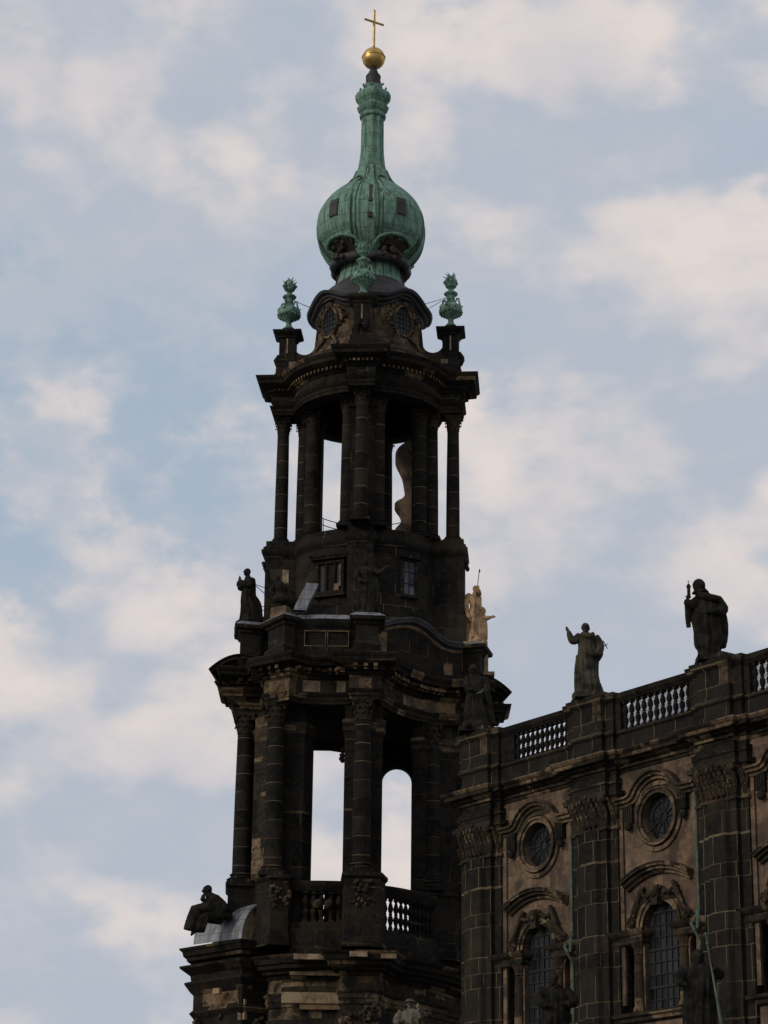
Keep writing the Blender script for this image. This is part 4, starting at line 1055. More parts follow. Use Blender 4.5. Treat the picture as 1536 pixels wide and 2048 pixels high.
# ================================================================== URNS
def make_urn(label, A0, ties):
    x, y = pol(PED_R, A0); u = thing('copper_urn', label, 'urn', (TX + x, TY + y, 60.72), 0, 'green copper urns at the corners of the tower')
    m = MB()
    m.lathe([(.34, 0), (.36, .06), (.27, .14), (.17, .3), (.17, .46), (.24, .56), (.5, .72), (.66, .98), (.68, 1.15), (.58, 1.36), (.36, 1.56), (.25, 1.68)], 32, rf=lambda a, z, r: r * (1 + (.035 * cos(12 * a) if .6 < z < 1.3 else 0)))
    bd = m.obj('bowl', M_COPPER, u)
    m = MB()
    m.lathe([(.24, 1.66), (.26, 1.75), (.24, 1.95), (.28, 2.05), (.41, 2.14), (.43, 2.22), (.34, 2.3), (.2, 2.38), (.15, 2.46), (.17, 2.54)], 24)
    m.obj('neck', M_COPPER, u)
    m = MB()
    for k in range(4):
        a = radians(45 + 90 * k + 20); c, s_ = cos(a), sin(a)
        m.tube([(c * r, s_ * r, z) for r, z in ((.3, 1.62), (.42, 1.85), (.52, 1.8), (.55, 1.55), (.62, 1.3), (.7, 1.2), (.8, 1.25))], [.05, .06, .06, .06, .07, .06, .03], 6)
        a2 = a + radians(45); m.ball((cos(a2) * .58, sin(a2) * .58, 1.22), (.17, .17, .2), 10, 8)
    for k in range(20):
        a = 2 * pi * k / 20; m.ball((cos(a) * .67, sin(a) * .67, .98 - .1 * abs(sin(2 * a))), .08, 6, 5)
    m.obj('ornament', M_COPPER, u)
    m = MB(); m.lathe([(.16, 2.52), (.32, 2.66), (.34, 2.8), (.2, 2.95)], 16)
    for k in range(13):
        a = 2 * pi * k / 13 * 1.6; r0 = .28 if k < 8 else .12; h = random.uniform(.45, .75) if k < 8 else random.uniform(.75, .95); tw = random.uniform(-.14, .14)
        c, s_ = cos(a), sin(a)
        m.tube([(c * r0 * .8, s_ * r0 * .8, 2.72), (c * r0 * 1.25 + tw * .4, s_ * r0 * 1.25, 2.72 + h * .4), (c * r0 * 1.05 - tw, s_ * r0 * 1.05 + tw, 2.72 + h * .72), (c * r0 * 1.4 + tw, s_ * r0 * 1.4, 2.72 + h)], [.1, .11, .07, .01], 6)
    m.obj('flame', M_COPPER, u)
    m = MB(); cx, cy = -x, -y; l = math.hypot(cx, cy); ux, uy = cx / l, cy / l
    for q, zz, t in ((.35, 1.05, 1.95), (-.35, .75, 2.05)):
        m.tube([(ux * .2, uy * .2, 1.98), (ux * t - uy * q, uy * t + ux * q, zz + .25)], .018, 5)
    m.obj('tie_rod', M_IRON, u)
make_urn('green copper flame urn on the left corner pedestal below the dome', AW, 1)
make_urn('green copper flame urn standing in front of the neck of the dome', AS, 1)
make_urn('green copper flame urn on the right corner pedestal below the dome', AE, 1)

# ================================================================== NAVE
PH = radians(36)
d0 = ray(918, 1700); t0 = 114 / d0.y; NP = Vector((d0.x * t0, 114, 0))
nave = thing('church_nave', 'long dark sandstone nave wall with arched windows and round windows below a statue lined balustrade', 'church', NP, -(pi / 2 - PH))
NU = Vector((sin(PH), -cos(PH))); NV = Vector((cos(PH), sin(PH)))
def nl(px, py, off=0.):                        # survey: photo point -> nave (along wall, height) at plane offset
    d = ray(px, py); p0 = NP.x * NV.x + NP.y * NV.y + off; t = p0 / (d.x * NV.x + d.y * NV.y)
    return ((t * d.x - NP.x) * NU.x + (t * d.y - NP.y) * NU.y, CZ + t * d.z)
def nworld(s, off, z): return (NP.x + NU.x * s + NV.x * off, NP.y + NU.y * s + NV.y * off, z)
PC = [1.95, 10.12, 18.28, 26.45, 34.6]; BC = [5.95, 14.08, 22.25, 30.4]
ZTOP, ZLOW = 26.05, 10.0
# pilasters
for k, c in enumerate(PC):
    m = MB()
    m.prism([(c - 1.5, .3), (c - 1.5, -.2), (c - 1.0, -.2), (c - 1.0, -.42), (c - .62, -.42), (c - .5, -.62), (c + .5, -.62), (c + .62, -.42), (c + 1.0, -.42), (c + 1.0, -.2), (c + 1.5, -.2), (c + 1.5, .3)], ZLOW, 23.55)
    if k == 0: m.prism([(.1, .4), (.1, 17), (17, 17), (17, 1.6), (3.2, 1.6), (3.2, .4)], ZLOW, 26.0)
    o = m.obj('pilaster', M_PIL, nave)
    m = MB()
    m.prism([(c - 1.5, .3), (c - 1.5, -.22), (c - 1.02, -.22), (c - 1.02, -.44), (c + 1.02, -.44), (c + 1.02, -.22), (c + 1.5, -.22), (c + 1.5, .3)], 25.25, 26.06)
    m.sweep([(c - 1.5, .3), (c - 1.5, -.22), (c - 1.02, -.22), (c - 1.02, -.44), (c + 1.02, -.44), (c + 1.02, -.22), (c + 1.5, -.22), (c + 1.5, .3)], [(0, 25.2), (.1, 25.26), (.1, 25.5), (.16, 25.55), (.16, 25.8), (0, 25.86)])
    m.obj('entablature_block', M_SOOT, o)
    m = MB()
    pth = [(c - 1.5, .2), (c - 1.5, -.2), (c - 1.0, -.2), (c - 1.0, -.42), (c + 1.0, -.42), (c + 1.0, -.2), (c + 1.5, -.2), (c + 1.5, .2)]
    m.sweep(pth, [(0, 23.5), (.1, 23.55), (.1, 23.66), (.02, 23.72), (.06, 24.6), (.2, 24.95), (.3, 25.0), (.34, 25.2), (.1, 25.24)])
    for row, (za, hh_, o_) in enumerate(((23.72, .5, .14), (23.8, .86, .2), (24.2, .72, .26))):
        xs = [-.9 + .3 * q for q in range(7)] if row != 1 else [-1.02 + .29 * q for q in range(8)]
        for xx in xs + [-1.4 + .1 * row, 1.4 - .1 * row]:
            yy = (-.5 if abs(xx) < .6 else -.42) if abs(xx) < 1.1 else -.2; jx = random.uniform(-.04, .04)
            m.tube([(c + xx, yy - .02, za), (c + xx + jx, yy - .07, za + hh_ * .6), (c + xx + jx, yy - o_, za + hh_ * .92), (c + xx, yy - o_ - .08, za + hh_), (c + xx, yy - o_ - .1, za + hh_ * .84)], [.07, .12, .12, .09, .04], 6)
    lumps(m, [(c + random.uniform(-1, 1), -.5, random.uniform(23.8, 25.0)) for _ in range(26)], .075, 2)
    for xx in (-1.0, 1.0): m.ball((c + xx, -.66, 24.85), (.22, .16, .2), 10, 8)
    lumps(m, [(c, -.72, 25.05)], .13, 3)
    m.obj('pilaster_capital', M_CARVE, o)
# bays
def window_bay(c):
    y0 = 0.
    oc = (c, 23.72)
    circ = [(oc[0] + 1.02 * cos(2 * pi * k / 40), oc[1] + 1.02 * sin(2 * pi * k / 40)) for k in range(40)]
    arch = [(c - 1.08, 15.45), (c + 1.08, 15.45)] + [(c + 1.08 * cos(pi * k / 18), 18.95 + 1.08 * sin(pi * k / 18)) for k in range(19)]
    sl = [[(c + q - .42, 15.45), (c + q + .42, 15.45), (c + q + .42, 18.0)] + [(c + q + .42 * cos(pi * k / 10), 18.0 + .35 * sin(pi * k / 10)) for k in range(1, 10)] + [(c + q - .42, 18.0)] for q in (-2.15, 2.15)]
    bay = holed_wall([(c - 2.62, ZLOW), (c + 2.62, ZLOW), (c + 2.62, ZTOP), (c - 2.62, ZTOP)], [circ, arch] + sl, 0, .75, 'wall_bay', M_NAVE, nave, back=False)
    # raised lesenes beside the pilasters
    m = MB()
    for q in (-2.42, 2.42): m.box((c + q, -.03, 20.5), (.38, .14, 9.4))
    m.obj('lesene', M_NAVE, bay)
    # oculus
    m = MB(); full = [(oc[0] + cos(2 * pi * k / 48), oc[1] + sin(2 * pi * k / 48)) for k in range(48)]
    def ringp(r): return [(oc[0] + r * cos(2 * pi * k / 48), oc[1] + r * sin(2 * pi * k / 48)) for k in range(48)]
    m.band(ringp(1.02), -.16, .0, -.12, .36, True); m.band(ringp(1.18), -.1, .0, -.2, .05, True); m.band(ringp(1.36), -.18, .0, -.1, .05, True)
    ocu = m.obj('oculus', M_CARVEL, bay)
    m = MB(); b = m.add([(oc[0], .32, oc[1])] + [(x, .32, z) for x, z in ringp(1.05)])
    for k in range(48): m.face((b, b + 1 + k, b + 1 + (k + 1) % 48))
    m.obj('pane', M_GLASS, ocu)
    m = MB()
    for k in range(12):
        a = 2 * pi * k / 12; m.tube([(oc[0] + .2 * cos(a), .28, oc[1] + .2 * sin(a)), (oc[0] + 1.02 * cos(a), .28, oc[1] + 1.02 * sin(a))], .025, 5)
    for r in (.2, .68): m.tube([(x, .28, z) for x, z in ringp(r)] + [(ringp(r)[0][0], .28, ringp(r)[0][1])], .025, 5, False)
    m.obj('tracery', M_BAR, ocu)
    # hood over the oculus: arched in the middle, level at both ends
    hp = [(c - 2.55, 24.62), (c - 1.75, 24.62), (c - 1.55, 24.68)] + [(c + 1.62 * cos(radians(a)), 23.95 + 1.62 * sin(radians(a))) for a in range(150, 29, -10)] + [(c + 1.55, 24.68), (c + 1.75, 24.62), (c + 2.55, 24.62)]
    hp = hp[:3] + [p for p in hp[3:-3]] + hp[-3:]
    m = MB(); m.band(hp, -.22, -.06, -.16, .02); m.band(hp, -.06, .1, -.3, .02); m.band(hp, .1, .2, -.42, .02)
    for sgn in (-1, 1):                        # fluted brackets beside the oculus
        b_ = MB()
        for k in range(4): b_.box((c + sgn * (1.5 + .14 * k), -.14, 24.05), (.1, .24, .85 - .06 * k))
        b_.ball((c + sgn * 1.75, -.2, 23.5), (.2, .14, .2), 10, 8); b_.obj('fluted_bracket', M_SOOT, bay)
    m.obj('oculus_hood', M_CARVEL, bay)
    # segmental hood
    n = 16; hd = [(c - 2.12 + 4.24 * k / n, 20.95 + .58 * (1 - (2 * k / n - 1) ** 2)) for k in range(n + 1)]
    m = MB(); m.band(hd, -.32, -.16, -.16, .02); m.band(hd, -.16, -.02, -.32, .02); m.band(hd, -.02, .1, -.46, .02); m.band(hd, .1, .15, -.5, .02)
    hood = m.obj('segmental_hood', M_TRIMP, bay)
    m = MB(); ap = [(c + 1.08 * cos(pi * k / 20), 18.95 + 1.08 * sin(pi * k / 20)) for k in range(21)]
    m.band(ap, -.16, -.0, -.13, .3); m.band(ap, -.3, -.16, -.2, .02); m.band(ap, -.42, -.3, -.12, .02)
    m.obj('archivolt', M_TRIMP, bay)
    m = MB(); pp = []
    for sgn in (-1, 1):
        for k in range(8):
            t = k / 7; pp.append((c + sgn * (.25 + .85 * t), -.2, 20.55 - .25 * sin(pi * t)))
        for k in range(8):
            t = k / 7; pp.append((c + sgn * (1.15 + .55 * t), -.18, 20.5 - 1.4 * t))
        sp = []
        for k in range(12):
            q = k / 11 * 2 * 2 * pi; rr = .26 * (1 - k / 13); sp.append((c + sgn * (1.78 + rr * cos(q)), -.2, 19.25 + rr * sin(q)))
        m.tube(sp, .06, 6)
        m.tube([(c + sgn * .95, -.15, 20.75), (c + sgn * 1.25, -.2, 20.2), (c + sgn * 1.5, -.2, 19.7), (c + sgn * 1.75, -.18, 19.45)], [.1, .13, .13, .08], 8)
    lumps(m, pp, .1, 2); m.box((c, -.24, 20.25), (.4, .34, .85), 0, 1.0); m.ball((c, -.42, 20.4), (.22, .16, .28), 10, 8)
    m.obj('carved_garland', M_CARVE, bay)
    # side entablatures on colonnettes
    for sgn in (-1, 1):
        m = MB(); xi, xo = c + sgn * 1.02, c + sgn * 2.95; xa, xb = min(xi, xo), max(xi, xo)
        sq = [(xa, .3), (xa, -.2), (xb, -.2), (xb, .3)]
        m.sweep(sq, [(0, 18.35), (.04, 18.4), (.04, 18.52), (.0, 18.55), (.0, 18.68), (.14, 18.75), (.22, 18.86), (.26, 18.95), (.0, 19.0)], False, cap=False); m.box(((xa + xb) / 2, .05, 18.68), (xb - xa, .49, .64))
        m.obj('side_entablature', M_TRIMP, bay)
        m = MB(); x = c + sgn * 1.42; m.lathe([(.3, 15.45), (.3, 15.6), (.24, 15.7), (.25, 16.4), (.21, 17.85), (.26, 17.9), (.22, 17.95), (.24, 18.15), (.34, 18.36)], 16, (x, -.02)); m.obj('colonnette', M_CARVE, bay)
    m = MB(); m.sweep([(c - 2.75, .3), (c - 2.75, -.1), (c + 2.75, -.1), (c + 2.75, .3)], [(0, 15.0), (.1, 15.06), (.1, 15.2), (.22, 15.28), (.24, 15.42), (-.2, 15.46)]); m.obj('sill', M_TRIMP, bay)
    # glazing
    m = MB(); m.slab([(x, z) for x, z in arch], .26, .31)
    gz = m.obj('arched_window', M_GLASS, bay)
    m = MB()
    for x in (-.72, -.36, 0, .36, .72): m.box((c + x, .24, 15.45 + (19 + sqrt(1.08 ** 2 - x * x) - 15.45) / 2), (.05 if x else .08, .05, 19 + sqrt(1.08 ** 2 - x * x) - 15.5))
    z = 15.9; k = 0
    while z < 19.9:
        hw = 1.08 if z < 18.95 else sqrt(max(.01, 1.08 ** 2 - (z - 18.95) ** 2)); m.box((c, .23, z), (2 * hw, .05, .10 if k % 3 == 1 else .045)); z += .53; k += 1
    m.obj('glazing_grid', M_BAR, gz)
    for q in (-2.15, 2.15):
        m = MB(); m.slab([(c + q - .45, 15.4), (c + q + .45, 15.4), (c + q + .45, 18.4), (c + q - .45, 18.4)], .55, .6); sg = m.obj('side_light', M_GLASS, bay)
        m = MB(); m.box((c + q, .53, 16.9), (.05, .05, 3))
        for z in (16, 16.6, 17.2, 17.8): m.box((c + q, .52, z), (.86, .05, .05))
        m.obj('glazing_grid', M_BAR, sg)
for c in BC[:3]: window_bay(c)
# cornice that breaks forward over every pilaster
path = [(.1, 16.5), (.1, .9), (.18, .45), (PC[0] - 1.35, -.05)]
for k, c in enumerate(PC):
    if k: path += [(c - 1.5, 0), (c - 1.5, -.2)]
    path += [(c - 1.0, -.2), (c - 1.0, -.42), (c + 1.0, -.42), (c + 1.0, -.2), (c + 1.5, -.2), (c + 1.5, 0)]
path[3:5] = [(PC[0] - 1.45, -.1), (PC[0] - 1.2, -.2), (PC[0] - 1.0, -.2)]
m = MB(); m.sweep(path, [(0, 26.0), (.06, 26.04), (.1, 26.14), (.2, 26.18), (.2, 26.3), (.36, 26.36), (.42, 26.44), (.66, 26.5), (.7, 26.64), (.8, 26.7), (.86, 26.8), (.84, 26.84), (0, 26.95)]); m.obj('cornice', M_TRIMP, nave)
path2 = [(x, y + .12) for x, y in path]
m = MB(); m.sweep(path2, [(.02, 26.9), (.02, 27.3), (-.04, 27.36), (-.04, 27.8), (.05, 27.88), (.05, 27.98), (-.5, 28.0)]); m.obj('parapet_plinth', M_PIL, nave)
# balustrade
for k in range(len(PC)):
    c = PC[k]
    m = MB()
    for hw, yy in ((1.5, -.02), (.95, -.28)):
        m.sweep([(c - hw, .45), (c - hw, yy), (c + hw, yy), (c + hw, .45)], [(.06, 27.98), (.06, 28.2), (0, 28.26), (0, 29.35), (.06, 29.4), (.14, 29.5), (.22, 29.6), (.24, 29.76), (.05, 29.8)], True, cap=True)
    m.box((c, .05, 29.92), (1.8, 1.0, .22), 0, .85)
    m.obj('balustrade_pier', M_PIL, nave)
    if k < len(PC) - 1:
        xa, xb = c + 1.5, PC[k + 1] - 1.5
        m = MB(); m.sweep([(xa, .08), (xb, .08)], [(-.32, 29.32), (0, 29.32), (.04, 29.4), (.12, 29.48), (.15, 29.66), (.1, 29.7), (-.36, 29.7), (-.32, 29.32)], cap=True)
        ends = []
        for xx, wd in ((xa + (.5 if k == 0 else .16), 1.0 if k == 0 else .34), (xb - .16, .34)): e_ = MB(); e_.box((xx, .26, 28.65), (wd, .3, 1.34)); ends.append(e_)
        br = m.obj('balustrade', M_SOOT, nave)
        for e_ in ends: e_.obj('end_post', M_SOOT, br)
        nb = 11; first = None
        for i in range(nb):
            x0_ = 1.0 if k == 0 else .34; x = xa + x0_ + (xb - xa - x0_ - .34) * (i + .5) / nb
            if first is None: first = baluster_mesh(1.36, .135).obj('baluster', M_PIL, br, (x, .25, 27.98))
            else: copy(first, br, (x, .25, 27.98))
        m = MB(); m.sweep([(xa, .08), (xb, .08)], [(.13, 29.7), (-.1, 29.75), (-.35, 29.72)]); m.obj('rail_flashing', M_ZINC, br)
# cross shaped mend on the pier of the middle pedestal
m = MB(); c = PC[1]; m.box((c + .62, -.30, 28.9), (.1, .04, .85)); m.box((c + .62, -.30, 29.0), (.42, .04, .1)); m.box((c + .65, -.30, 28.3), (.22, .04, .4)); m.obj('mended_stone', M_CARVE, nave)
# roof with a hipped end
m = MB(); b = m.add([(.9, 1.3, 27.2), (40, 1.3, 27.2), (40, 8.5, 32.9), (5.3, 8.5, 32.9), (.9, 15.7, 27.2), (40, 15.7, 27.2)])
m.face((b, b + 1, b + 2, b + 3)); m.face((b, b + 3, b + 4)); m.face((b + 4, b + 3, b + 2, b + 5))
m.v += [(0.2, .3, 27.15), (40, .3, 27.15), (40, 16.6, 27.15), (.2, 16.6, 27.15)]; m.face((b + 6, b + 7, b + 8, b + 9))
m.obj('roof', M_ROOF, nave)
m = MB(); m.prism([(17, .6), (40, .6), (40, 16.5), (17, 16.5)], 0, 26.9); m.prism([(.3, 1.7), (17, 1.7), (17, 16.5), (.3, 16.5)], 0, 15.2); m.prism([(2.9, .76), (38, .76), (38, 1.5), (2.9, 1.5)], 10, 26.9); m.obj('nave_core', M_SOOT, nave)
for o in nave.children:
    if o.name.split('.')[0] in ('balustrade', 'balustrade_pier', 'parapet_plinth', 'mended_stone'): o.location = (0, -.3, -.1)
# drain pipes
for px, y0_, y1_, c in ((1139.5, 1672, 1985, PC[1] - 1.68), (1387, 1600, 1910, PC[2] - 1.68)):
    m = MB(); zt_, zb_ = 24.1, 17.0
    m.tube([(c, -.16, zt_), (c, -.16, 19.15), (c - .2, -.3, 18.95), (c - .2, -.45, 18.7), (c - .02, -.45, 18.45), (c, -.3, 18.2), (c, -.16, 18.0), (c, -.16, zb_ - 6)], .065, 10)
    for z in (23.6, 21.4, 19.4, 17.2): m.box((c, -.06, z + .03), (.3, .12, .05)); m.lathe([(.085, z), (.1, z + .03), (.085, z + .06)], 10, (c, -.16))
    m.tube([(c + .06, -.34, 18.5), (c + .22, -.4, 18.9), (c + .1, -.4, 19.3)], [.08, .1, .04], 8)
    m.obj('drain_pipe', M_PIPE, nave)
# aisle below the frame
m = MB(); m.prism([(-6, -6.5), (40, -6.5), (40, .2), (-6, .2)], 0, 11.0); m.sweep([(-6, .2), (-6, -6.5), (40, -6.5)], [(0, 9.6), (.2, 9.8), (.5, 10.2), (.8, 10.4), (.8, 10.7), (0, 11)]); m.obj('aisle', M_SOOT, nave)

# ================================================================== STATUES
DG = None
def carve(pieces, name, mat, voxel, rough, parent, sm_it=1):
    me = pieces.mesh('raw_' + name, mat, smooth=False)
    tmp = bpy.data.objects.new('raw', me); COL.objects.link(tmp)
    md = tmp.modifiers.new('r', 'REMESH'); md.mode = 'VOXEL'; md.voxel_size = voxel; md.use_smooth_shade = True
    s_ = tmp.modifiers.new('s', 'SMOOTH'); s_.factor = .5; s_.iterations = sm_it
    dg = bpy.context.evaluated_depsgraph_get(); ev = tmp.evaluated_get(dg)
    out = bpy.data.meshes.new_from_object(ev); out.name = name
    bpy.data.objects.remove(tmp); bpy.data.meshes.remove(me)
    if rough:
        nrm = [v.normal.copy() for v in out.vertices]; cos_ = []
        for v, nv in zip(out.vertices, nrm):
            n = noise.noise(v.co * 5.5) * .6 + noise.noise(v.co * 13) * .4; cos_ += list(v.co + nv * n * rough)
        out.vertices.foreach_set('co', cos_)
    out.materials.clear(); out.materials.append(mat); out.shade_smooth()
    o = bpy.data.objects.new(name, out); COL.objects.link(o); o.parent = parent
    return o
def hand(m, w0, d, s, curl=.6, side=1):
    """palm and five fingers at wrist w0 pointing along d, size s"""
    d = Vector(d).normalized(); a = d.cross(Vector((0, 1, 0)));
    if a.length < .2: a = d.cross(Vector((1, 0, 0)))
    a.normalize(); nrm = a.cross(d); w0 = Vector(w0)
    m.tube([w0, w0 + d * s * .25, w0 + d * s * .5], [.17 * s, .23 * s, .22 * s], 8)
    for k, ln in enumerate((.42, .5, .47, .36)):
        b = w0 + d * s * .48 + a * s * (.15 - .1 * k)
        m.tube([b, b + d * s * ln * .5, b + d * s * ln * (.5 + .5 * (1 - curl * .6)) + nrm * s * ln * .45 * curl], [.06 * s, .055 * s, .04 * s], 6)
    b = w0 + d * s * .15 + a * s * .2 * side
    m.tube([b, b + d * s * .25 + a * s * .18 * side, b + d * s * .45 + a * s * .14 * side], [.065 * s, .06 * s, .045 * s], 6)
def figure(H, robe, head, arms, seed=0, hood=0, beard=0, hair=1, cloak=None, base=.0, folds=11, fa=.1):
    """robed standing figure, x right, facing -y, units of height; robe rows (t, rx, ry, ox, oy)"""
    m = MB(); rnd = random.Random(seed); ph = [rnd.uniform(0, 6.28) for _ in range(6)]
    rows = smooth_path([tuple(r) for r in robe], 4)
    n = 56; b0 = len(m.v)
    for (t, rx, ry, ox, oy) in rows:
        f = fa * min(1, max(0, (.86 - t) / .3))
        for k in range(n):
            a = 2 * pi * k / n
            w_ = 1 + f * (sin(folds * a + ph[0] + 1.5 * sin(t * 5 + ph[1])) * .6 + sin((folds + 6) * a + ph[2] - t * 6) * .4) + f * .6 * sin(3 * a + ph[3] + 7 * t)
            m.v.append(((ox + rx * w_ * cos(a)) * H, (oy + ry * w_ * sin(a)) * H, t * H))
    R = len(rows)
    for i in range(R - 1):
        for k in range(n): l = (k + 1) % n; m.face((b0 + i * n + k, b0 + i * n + l, b0 + (i + 1) * n + l, b0 + (i + 1) * n + k))
    m.face([b0 + k for k in range(n - 1, -1, -1)]); m.face([b0 + (R - 1) * n + k for k in range(n)])
    hx, hy, ht, hr = head; hr *= H * 1.1; c = Vector((hx * H, hy * H, ht * H)); tx, ty, tz = robe[-1][3] * H, robe[-1][4] * H, robe[-1][0] * H
    m.tube([(tx, ty, tz - .05 * H), (hx * H, (hy + .012) * H, ht * H - hr * .7)], [.055 * H, .04 * H], 12)
    m.ball(c, (hr * .74, hr * .86, hr), 20, 14)
    m.tube([c + Vector((0, -hr * .8, hr * .18)), c + Vector((0, -hr * 1.02, -hr * .16)), c + Vector((0, -hr * .85, -hr * .22))], [hr * .1, hr * .17, hr * .12], 8)   # nose
    for sg in (-1, 1):
        m.ball(c + Vector((sg * hr * .28, -hr * .78, hr * .1)), hr * .13, 8, 6); m.ball(c + Vector((sg * hr * .3, -hr * .78, hr * .28)), (hr * .22, hr * .12, hr * .07), 8, 6)
        m.ball(c + Vector((sg * hr * .76, .05 * hr, 0)), (hr * .1, hr * .18, hr * .26), 8, 6)
    m.ball(c + Vector((0, -hr * .72, -hr * .46)), (hr * .26, hr * .16, hr * .07), 8, 6); m.ball(c + Vector((0, -hr * .6, -hr * .75)), (hr * .3, hr * .26, hr * .24), 10, 8)
    if beard: lumps(m, [c + Vector((q * hr * .3, -hr * .7, -hr * (.75 + .35 * k))) for q in (-1, 0, 1) for k in range(2 + (q == 0))], hr * .26, 2)
    if hair:
        m.ball(c + Vector((0, hr * .2, hr * .16)), (hr * .84, hr * .86, hr * .93), 16, 12)
        lumps(m, [c + Vector((hr * .72 * cos(a), hr * (.2 + .6 * sin(a)), hr * rnd.uniform(-.35, .35))) for a in [pi * k / 8 for k in range(9)]], hr * .2, 2, .3)
    if hood:
        m.ball(c + Vector((0, hr * .22, hr * .1)), (hr * .98, hr * .98, hr * 1.06), 18, 12); m.tube([c + Vector((0, hr * .18, -hr * .1)), c.lerp(Vector((tx, ty + .02 * H, tz)), .6) + Vector((0, hr * .1, 0)), (tx, ty + .02 * H, tz - .03 * H)], [hr * .92, hr * .86, hr * 1.35], 16)
    for pts, rr, hd in arms:
        P = smooth_path([tuple(q * H for q in p) for p in pts], 4); Rr = [q[0] * H for q in smooth_path([(r,) for r in rr], 4)]
        m.tube(P, Rr, 12)
        if hd: hand(m, P[-1], hd[0], hd[1] * H, hd[2], hd[3])
    if cloak:
        for pts, rr in cloak:
            P = smooth_path([tuple(q * H for q in p) for p in pts], 4); m.tube(P, [q[0] * H for q in smooth_path([(r,) for r in rr], 4)], 12)
    if base:
        m.box((0, 0, -.02 * H), (base * 2 * H, base * 1.7 * H, .07 * H)); lumps(m, [(rnd.uniform(-base, base) * .8 * H, rnd.uniform(-base, base) * .7 * H, .02 * H) for _ in range(8)], base * .35 * H, 1)
    return m
def statue(name, label, loc, rz, H, mat, group=None, rough=.012, voxel=None, **kw):
    r = thing(name, label, 'statue', loc, rz, group)
    carve(figure(H, **kw), 'figure', mat, voxel or H * .0068, rough, r)
    return r
ROBE = [(0, .17, .14, 0, 0), (.1, .155, .13, 0, 0), (.3, .14, .115, 0, 0), (.5, .13, .105, 0, 0), (.62, .12, .095, 0, 0), (.74, .135, .095, 0, 0), (.81, .125, .08, 0, 0), (.85, .06, .055, 0, 0)]

# nave statue with the raised arm
s0, z0 = nl(1172, 1391, .0); H1 = 3.5
rzN = radians(-54)
sp_ = nworld(PC[1] - .12, -.35, 29.9)
def to_scale(px, py, world): pass
st = statue('robed_statue', 'dark robed statue on the balustrade raising one arm with a small cross at its elbow', sp_, 0, 3.4, M_STATG, 'statues along the nave balustrade', seed=3,
    robe=[(0, .19, .14, .03, 0), (.08, .175, .135, .02, 0), (.3, .145, .12, -.01, 0), (.5, .14, .11, -.01, 0), (.62, .12, .1, -.015, 0), (.74, .115, .09, -.015, 0), (.82, .125, .08, -.01, 0), (.865, .06, .055, -.015, 0)],
    head=(-.025, -.01, .94, .062), arms=[([(-.1, 0, .83), (-.16, -.02, .765), (-.21, -.05, .745), (-.245, -.08, .81), (-.262, -.09, .865)], (.055, .058, .05, .042, .026), ((-.45, -.2, .85), .085, .7, 1)),
    ([(.1, 0, .82), (.155, .0, .72), (.165, -.02, .64), (.13, -.08, .57), (.08, -.12, .545)], (.058, .062, .055, .05, .03), ((-.8, -.3, -.2), .085, .5, -1))],
    cloak=[([(.16, 0, .66), (.155, -.03, .56), (.13, -.02, .47)], (.04, .05, .02)), ([(-.13, -.02, .55), (-.15, -.02, .3), (-.15, 0, .04)], (.03, .04, .04)), ([(-.09, -.07, .84), (0, -.1, .8), (.08, -.07, .84)], (.03, .035, .03))], base=.19)
m = MB(); q = 3.4
m.tube([(.1 * q, -.12 * q, .58 * q), (.215 * q, -.1 * q, .66 * q), (.26 * q, -.09 * q, .695 * q)], .022, 6); m.tube([(.20 * q, -.1 * q, .735 * q), (.255 * q, -.1 * q, .625 * q)], .022, 6)
m.obj('cross', M_IRON, st)

# nave statue with the church model
sp_ = nworld(PC[2] - .3, -.35, 29.9)
st = statue('robed_statue', 'dark hooded statue in a wide cloak on the balustrade holding up a small tower', sp_, 0, 3.48, M_STAT, 'statues along the nave balustrade', seed=9, hood=1, hair=0,
    robe=[(0, .155, .13, 0, 0), (.1, .14, .13, -.005, 0), (.15, .165, .13, -.01, 0), (.22, .19, .14, -.0, 0), (.36, .175, .15, -.025, 0), (.5, .188, .15, -.04, 0), (.62, .175, .13, -.045, 0), (.7, .15, .11, -.04, 0), (.77, .125, .095, -.04, 0), (.83, .09, .075, -.065, 0), (.87, .06, .055, -.1, -.02)],
    head=(-.115, -.03, .925, .075), arms=[([(-.14, -.02, .74), (-.22, -.07, .66), (-.27, -.11, .68), (-.275, -.13, .715)], (.06, .065, .055, .035), ((.1, -.1, .9), .085, .7, 1)),
    ([(.1, 0, .76), (.145, -.01, .68), (.165, -.06, .61), (.1, -.13, .56), (0, -.15, .55)], (.07, .075, .07, .055, .035), ((-.9, -.2, 0), .08, .5, -1))],
    cloak=[([(.14, .02, .66), (.17, .02, .5), (.17, .03, .3), (.16, .03, .14)], (.05, .065, .065, .04)), ([(-.27, -.08, .64), (-.27, -.05, .5), (-.26, -.03, .38)], (.04, .035, .03)), ([(-.16, -.06, .8), (0, -.11, .75), (.13, -.05, .74)], (.04, .05, .05))], base=.17)
m = MB(); q = 3.48; cx, cy = -.262 * q, -.15 * q
m.box((cx, cy, .80 * q), (.13, .13, .46)); m.box((cx, cy, .872 * q), (.18, .18, .05)); m.lathe([(.1, .878 * q), (.05, .905 * q), (.012, .915 * q)], 8, (cx, cy)); m.tube([(cx, cy, .91 * q), (cx, cy, .955 * q)], .012, 5); m.tube([(cx - .05, cy, .94 * q), (cx + .05, cy, .94 * q)], .012, 5)
m.box((cx, cy, .735 * q), (.17, .17, .04)); m.obj('tower_model', M_STAT, st)

